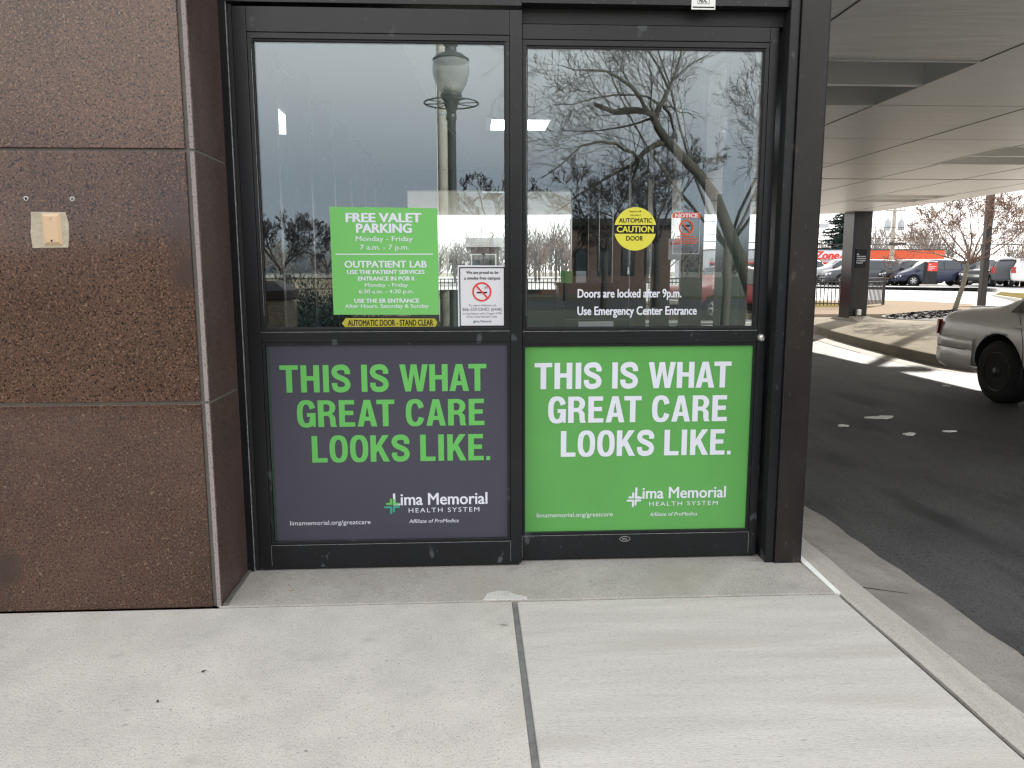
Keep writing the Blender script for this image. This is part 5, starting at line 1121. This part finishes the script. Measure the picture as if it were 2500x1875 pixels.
p = seen_in_glass(668, 662, 4.4, yg); t = thing('litter_bin', 'litter bin of pebbled concrete with a dark brown lid, mirrored in the lower left glass', 'litter bin', (p.x-.1, p.y, 0))
mat('pebble aggregate', (.25, .20, .14), .9, var=(40, .4), speck=[(60, (.10, .07, .05), .56, 2), (75, (.45, .40, .33), .6, 2)], bump=(60, .8)); mat('brown lid', (.04, .03, .025), .5)
x, y = p.x-.12, p.y; MB().box(x-.27, x+.27, y-.27, y+.27, 0, .98).build('bin_body', M['pebble aggregate'], t, bevel=.02)
b = MB(); b.add([(x-.29, y-.29, .981), (x+.29, y-.29, .981), (x+.29, y+.29, .981), (x-.29, y+.29, .981), (x-.29, y-.29, 1.06), (x+.29, y-.29, 1.06), (x+.29, y+.29, 1.06), (x-.29, y+.29, 1.06), (x-.16, y-.16, 1.15), (x+.16, y-.16, 1.15), (x+.16, y+.16, 1.15), (x-.16, y+.16, 1.15)], [(0, 1, 5, 4), (1, 2, 6, 5), (2, 3, 7, 6), (3, 0, 4, 7), (4, 5, 9, 8), (5, 6, 10, 9), (6, 7, 11, 10), (7, 4, 8, 11), (8, 9, 10, 11), (3, 2, 1, 0)]); b.build('lid', M['brown lid'], t)
mat('tan block', (.36, .30, .22), .9, var=(7, .15))
p, q = seen_in_glass(560, 662, 19, yg), seen_in_glass(1000, 662, 19, yg); o = thing('block_wall', 'low tan block wall with a pale coping, mirrored in the left glass', 'wall', ((p.x+q.x)/2, p.y, 0)); MB().box(p.x, q.x, p.y-.2, p.y+.2, -.1, 1.05).build('wall', M['tan block'], o); MB().box(p.x-.05, q.x+.05, p.y-.26, p.y+.26, 1.051, 1.15).build('coping', M['kerb concrete'], o)
b = MB()
for z in (.25, .5, .75): b.box(p.x, q.x, p.y+.2, p.y+.204, z-.012, z+.012)
b.build('joint', M['dark bark'], o)
p, q = seen_in_glass(1322, 662, 38, .07), seen_in_glass(1640, 662, 38, .07); o = thing('brick_building', 'low brown brick building with small dark windows, mirrored in the right glass', 'building', ((p.x+q.x)/2, p.y-5, 0))
MB().box(p.x, q.x, p.y-10, p.y, -.1, 3.6).build('wall', M['brown brick'], o); MB().box(p.x-.3, q.x+.3, p.y-10.3, p.y+.4, 3.601, 3.95).build('roof', M['dark bronze cladding'], o)
for f in (.12, .3, .48, .66, .84):
    x = p.x+(q.x-p.x)*f; w_ = MB().box(x-.35, x+.35, p.y, p.y+.05, 1.0, 2.4).build('window', M['black anodised frame'], o); MB().box(x-.28, x+.28, p.y+.0505, p.y+.06, 1.07, 2.33).build('pane', M['car window'], w_)

mat('olive leaves', (.10, .11, .04), .8, var=(4, .4))
for px, Y, R_, H, mm, lab in ((1372, 15.5, .75, .85, 'olive leaves', 'olive green shrub beyond the far doors, right one'), (1318, 16.5, .65, .75, 'juniper needles', 'grey green shrub beyond the far doors, middle one'), (1285, 15.0, .5, .6, 'olive leaves', 'small olive shrub beyond the far doors, left one')):
    q = atY(px, 680, Y); shrub(lab, (q.x, Y), R_, H, px, 90, mm, 'garden_shrub')
house(1150, 1218, 670, 600, 575, 52, 'brown brick', 'small brick house with white windows beyond the far doors')
# small things lying on the pavement
mat('dry seed', (.035, .028, .022), .8); mat('tan pebble', (.42, .33, .20), .8)
for px, py, r, mm, nm, lab in ((711, 1441, .008, 'tan pebble', 'pebble', 'tan pebble lying on the threshold slab'), (1231, 1525, .010, 'kerb concrete', 'pebble', 'flat grey pebble on the pale slab beside the joint'), (497, 1640, .0055, 'dry seed', 'seed_pod', 'black seed pod on the pale slab, the one farther from the viewer'), (385, 1713, .005, 'dry seed', 'seed_pod', 'dark seed pod on the pale slab, the one nearer the viewer')):
    q = atZ(px, py, .003); o = MB().lathe([(.0001, -.45*r), (.7*r, -.3*r), (r, .05*r), (.75*r, .35*r), (.0001, .45*r)], (0, 0, 0), 12).build(nm, M[mm], smooth=True); o.location = (q.x, q.y, .003+.4*r); o.scale = (1.3, .7, .8); o.rotation_euler = (0, 0, px); tag(o, lab, nm.replace('_', ' '))
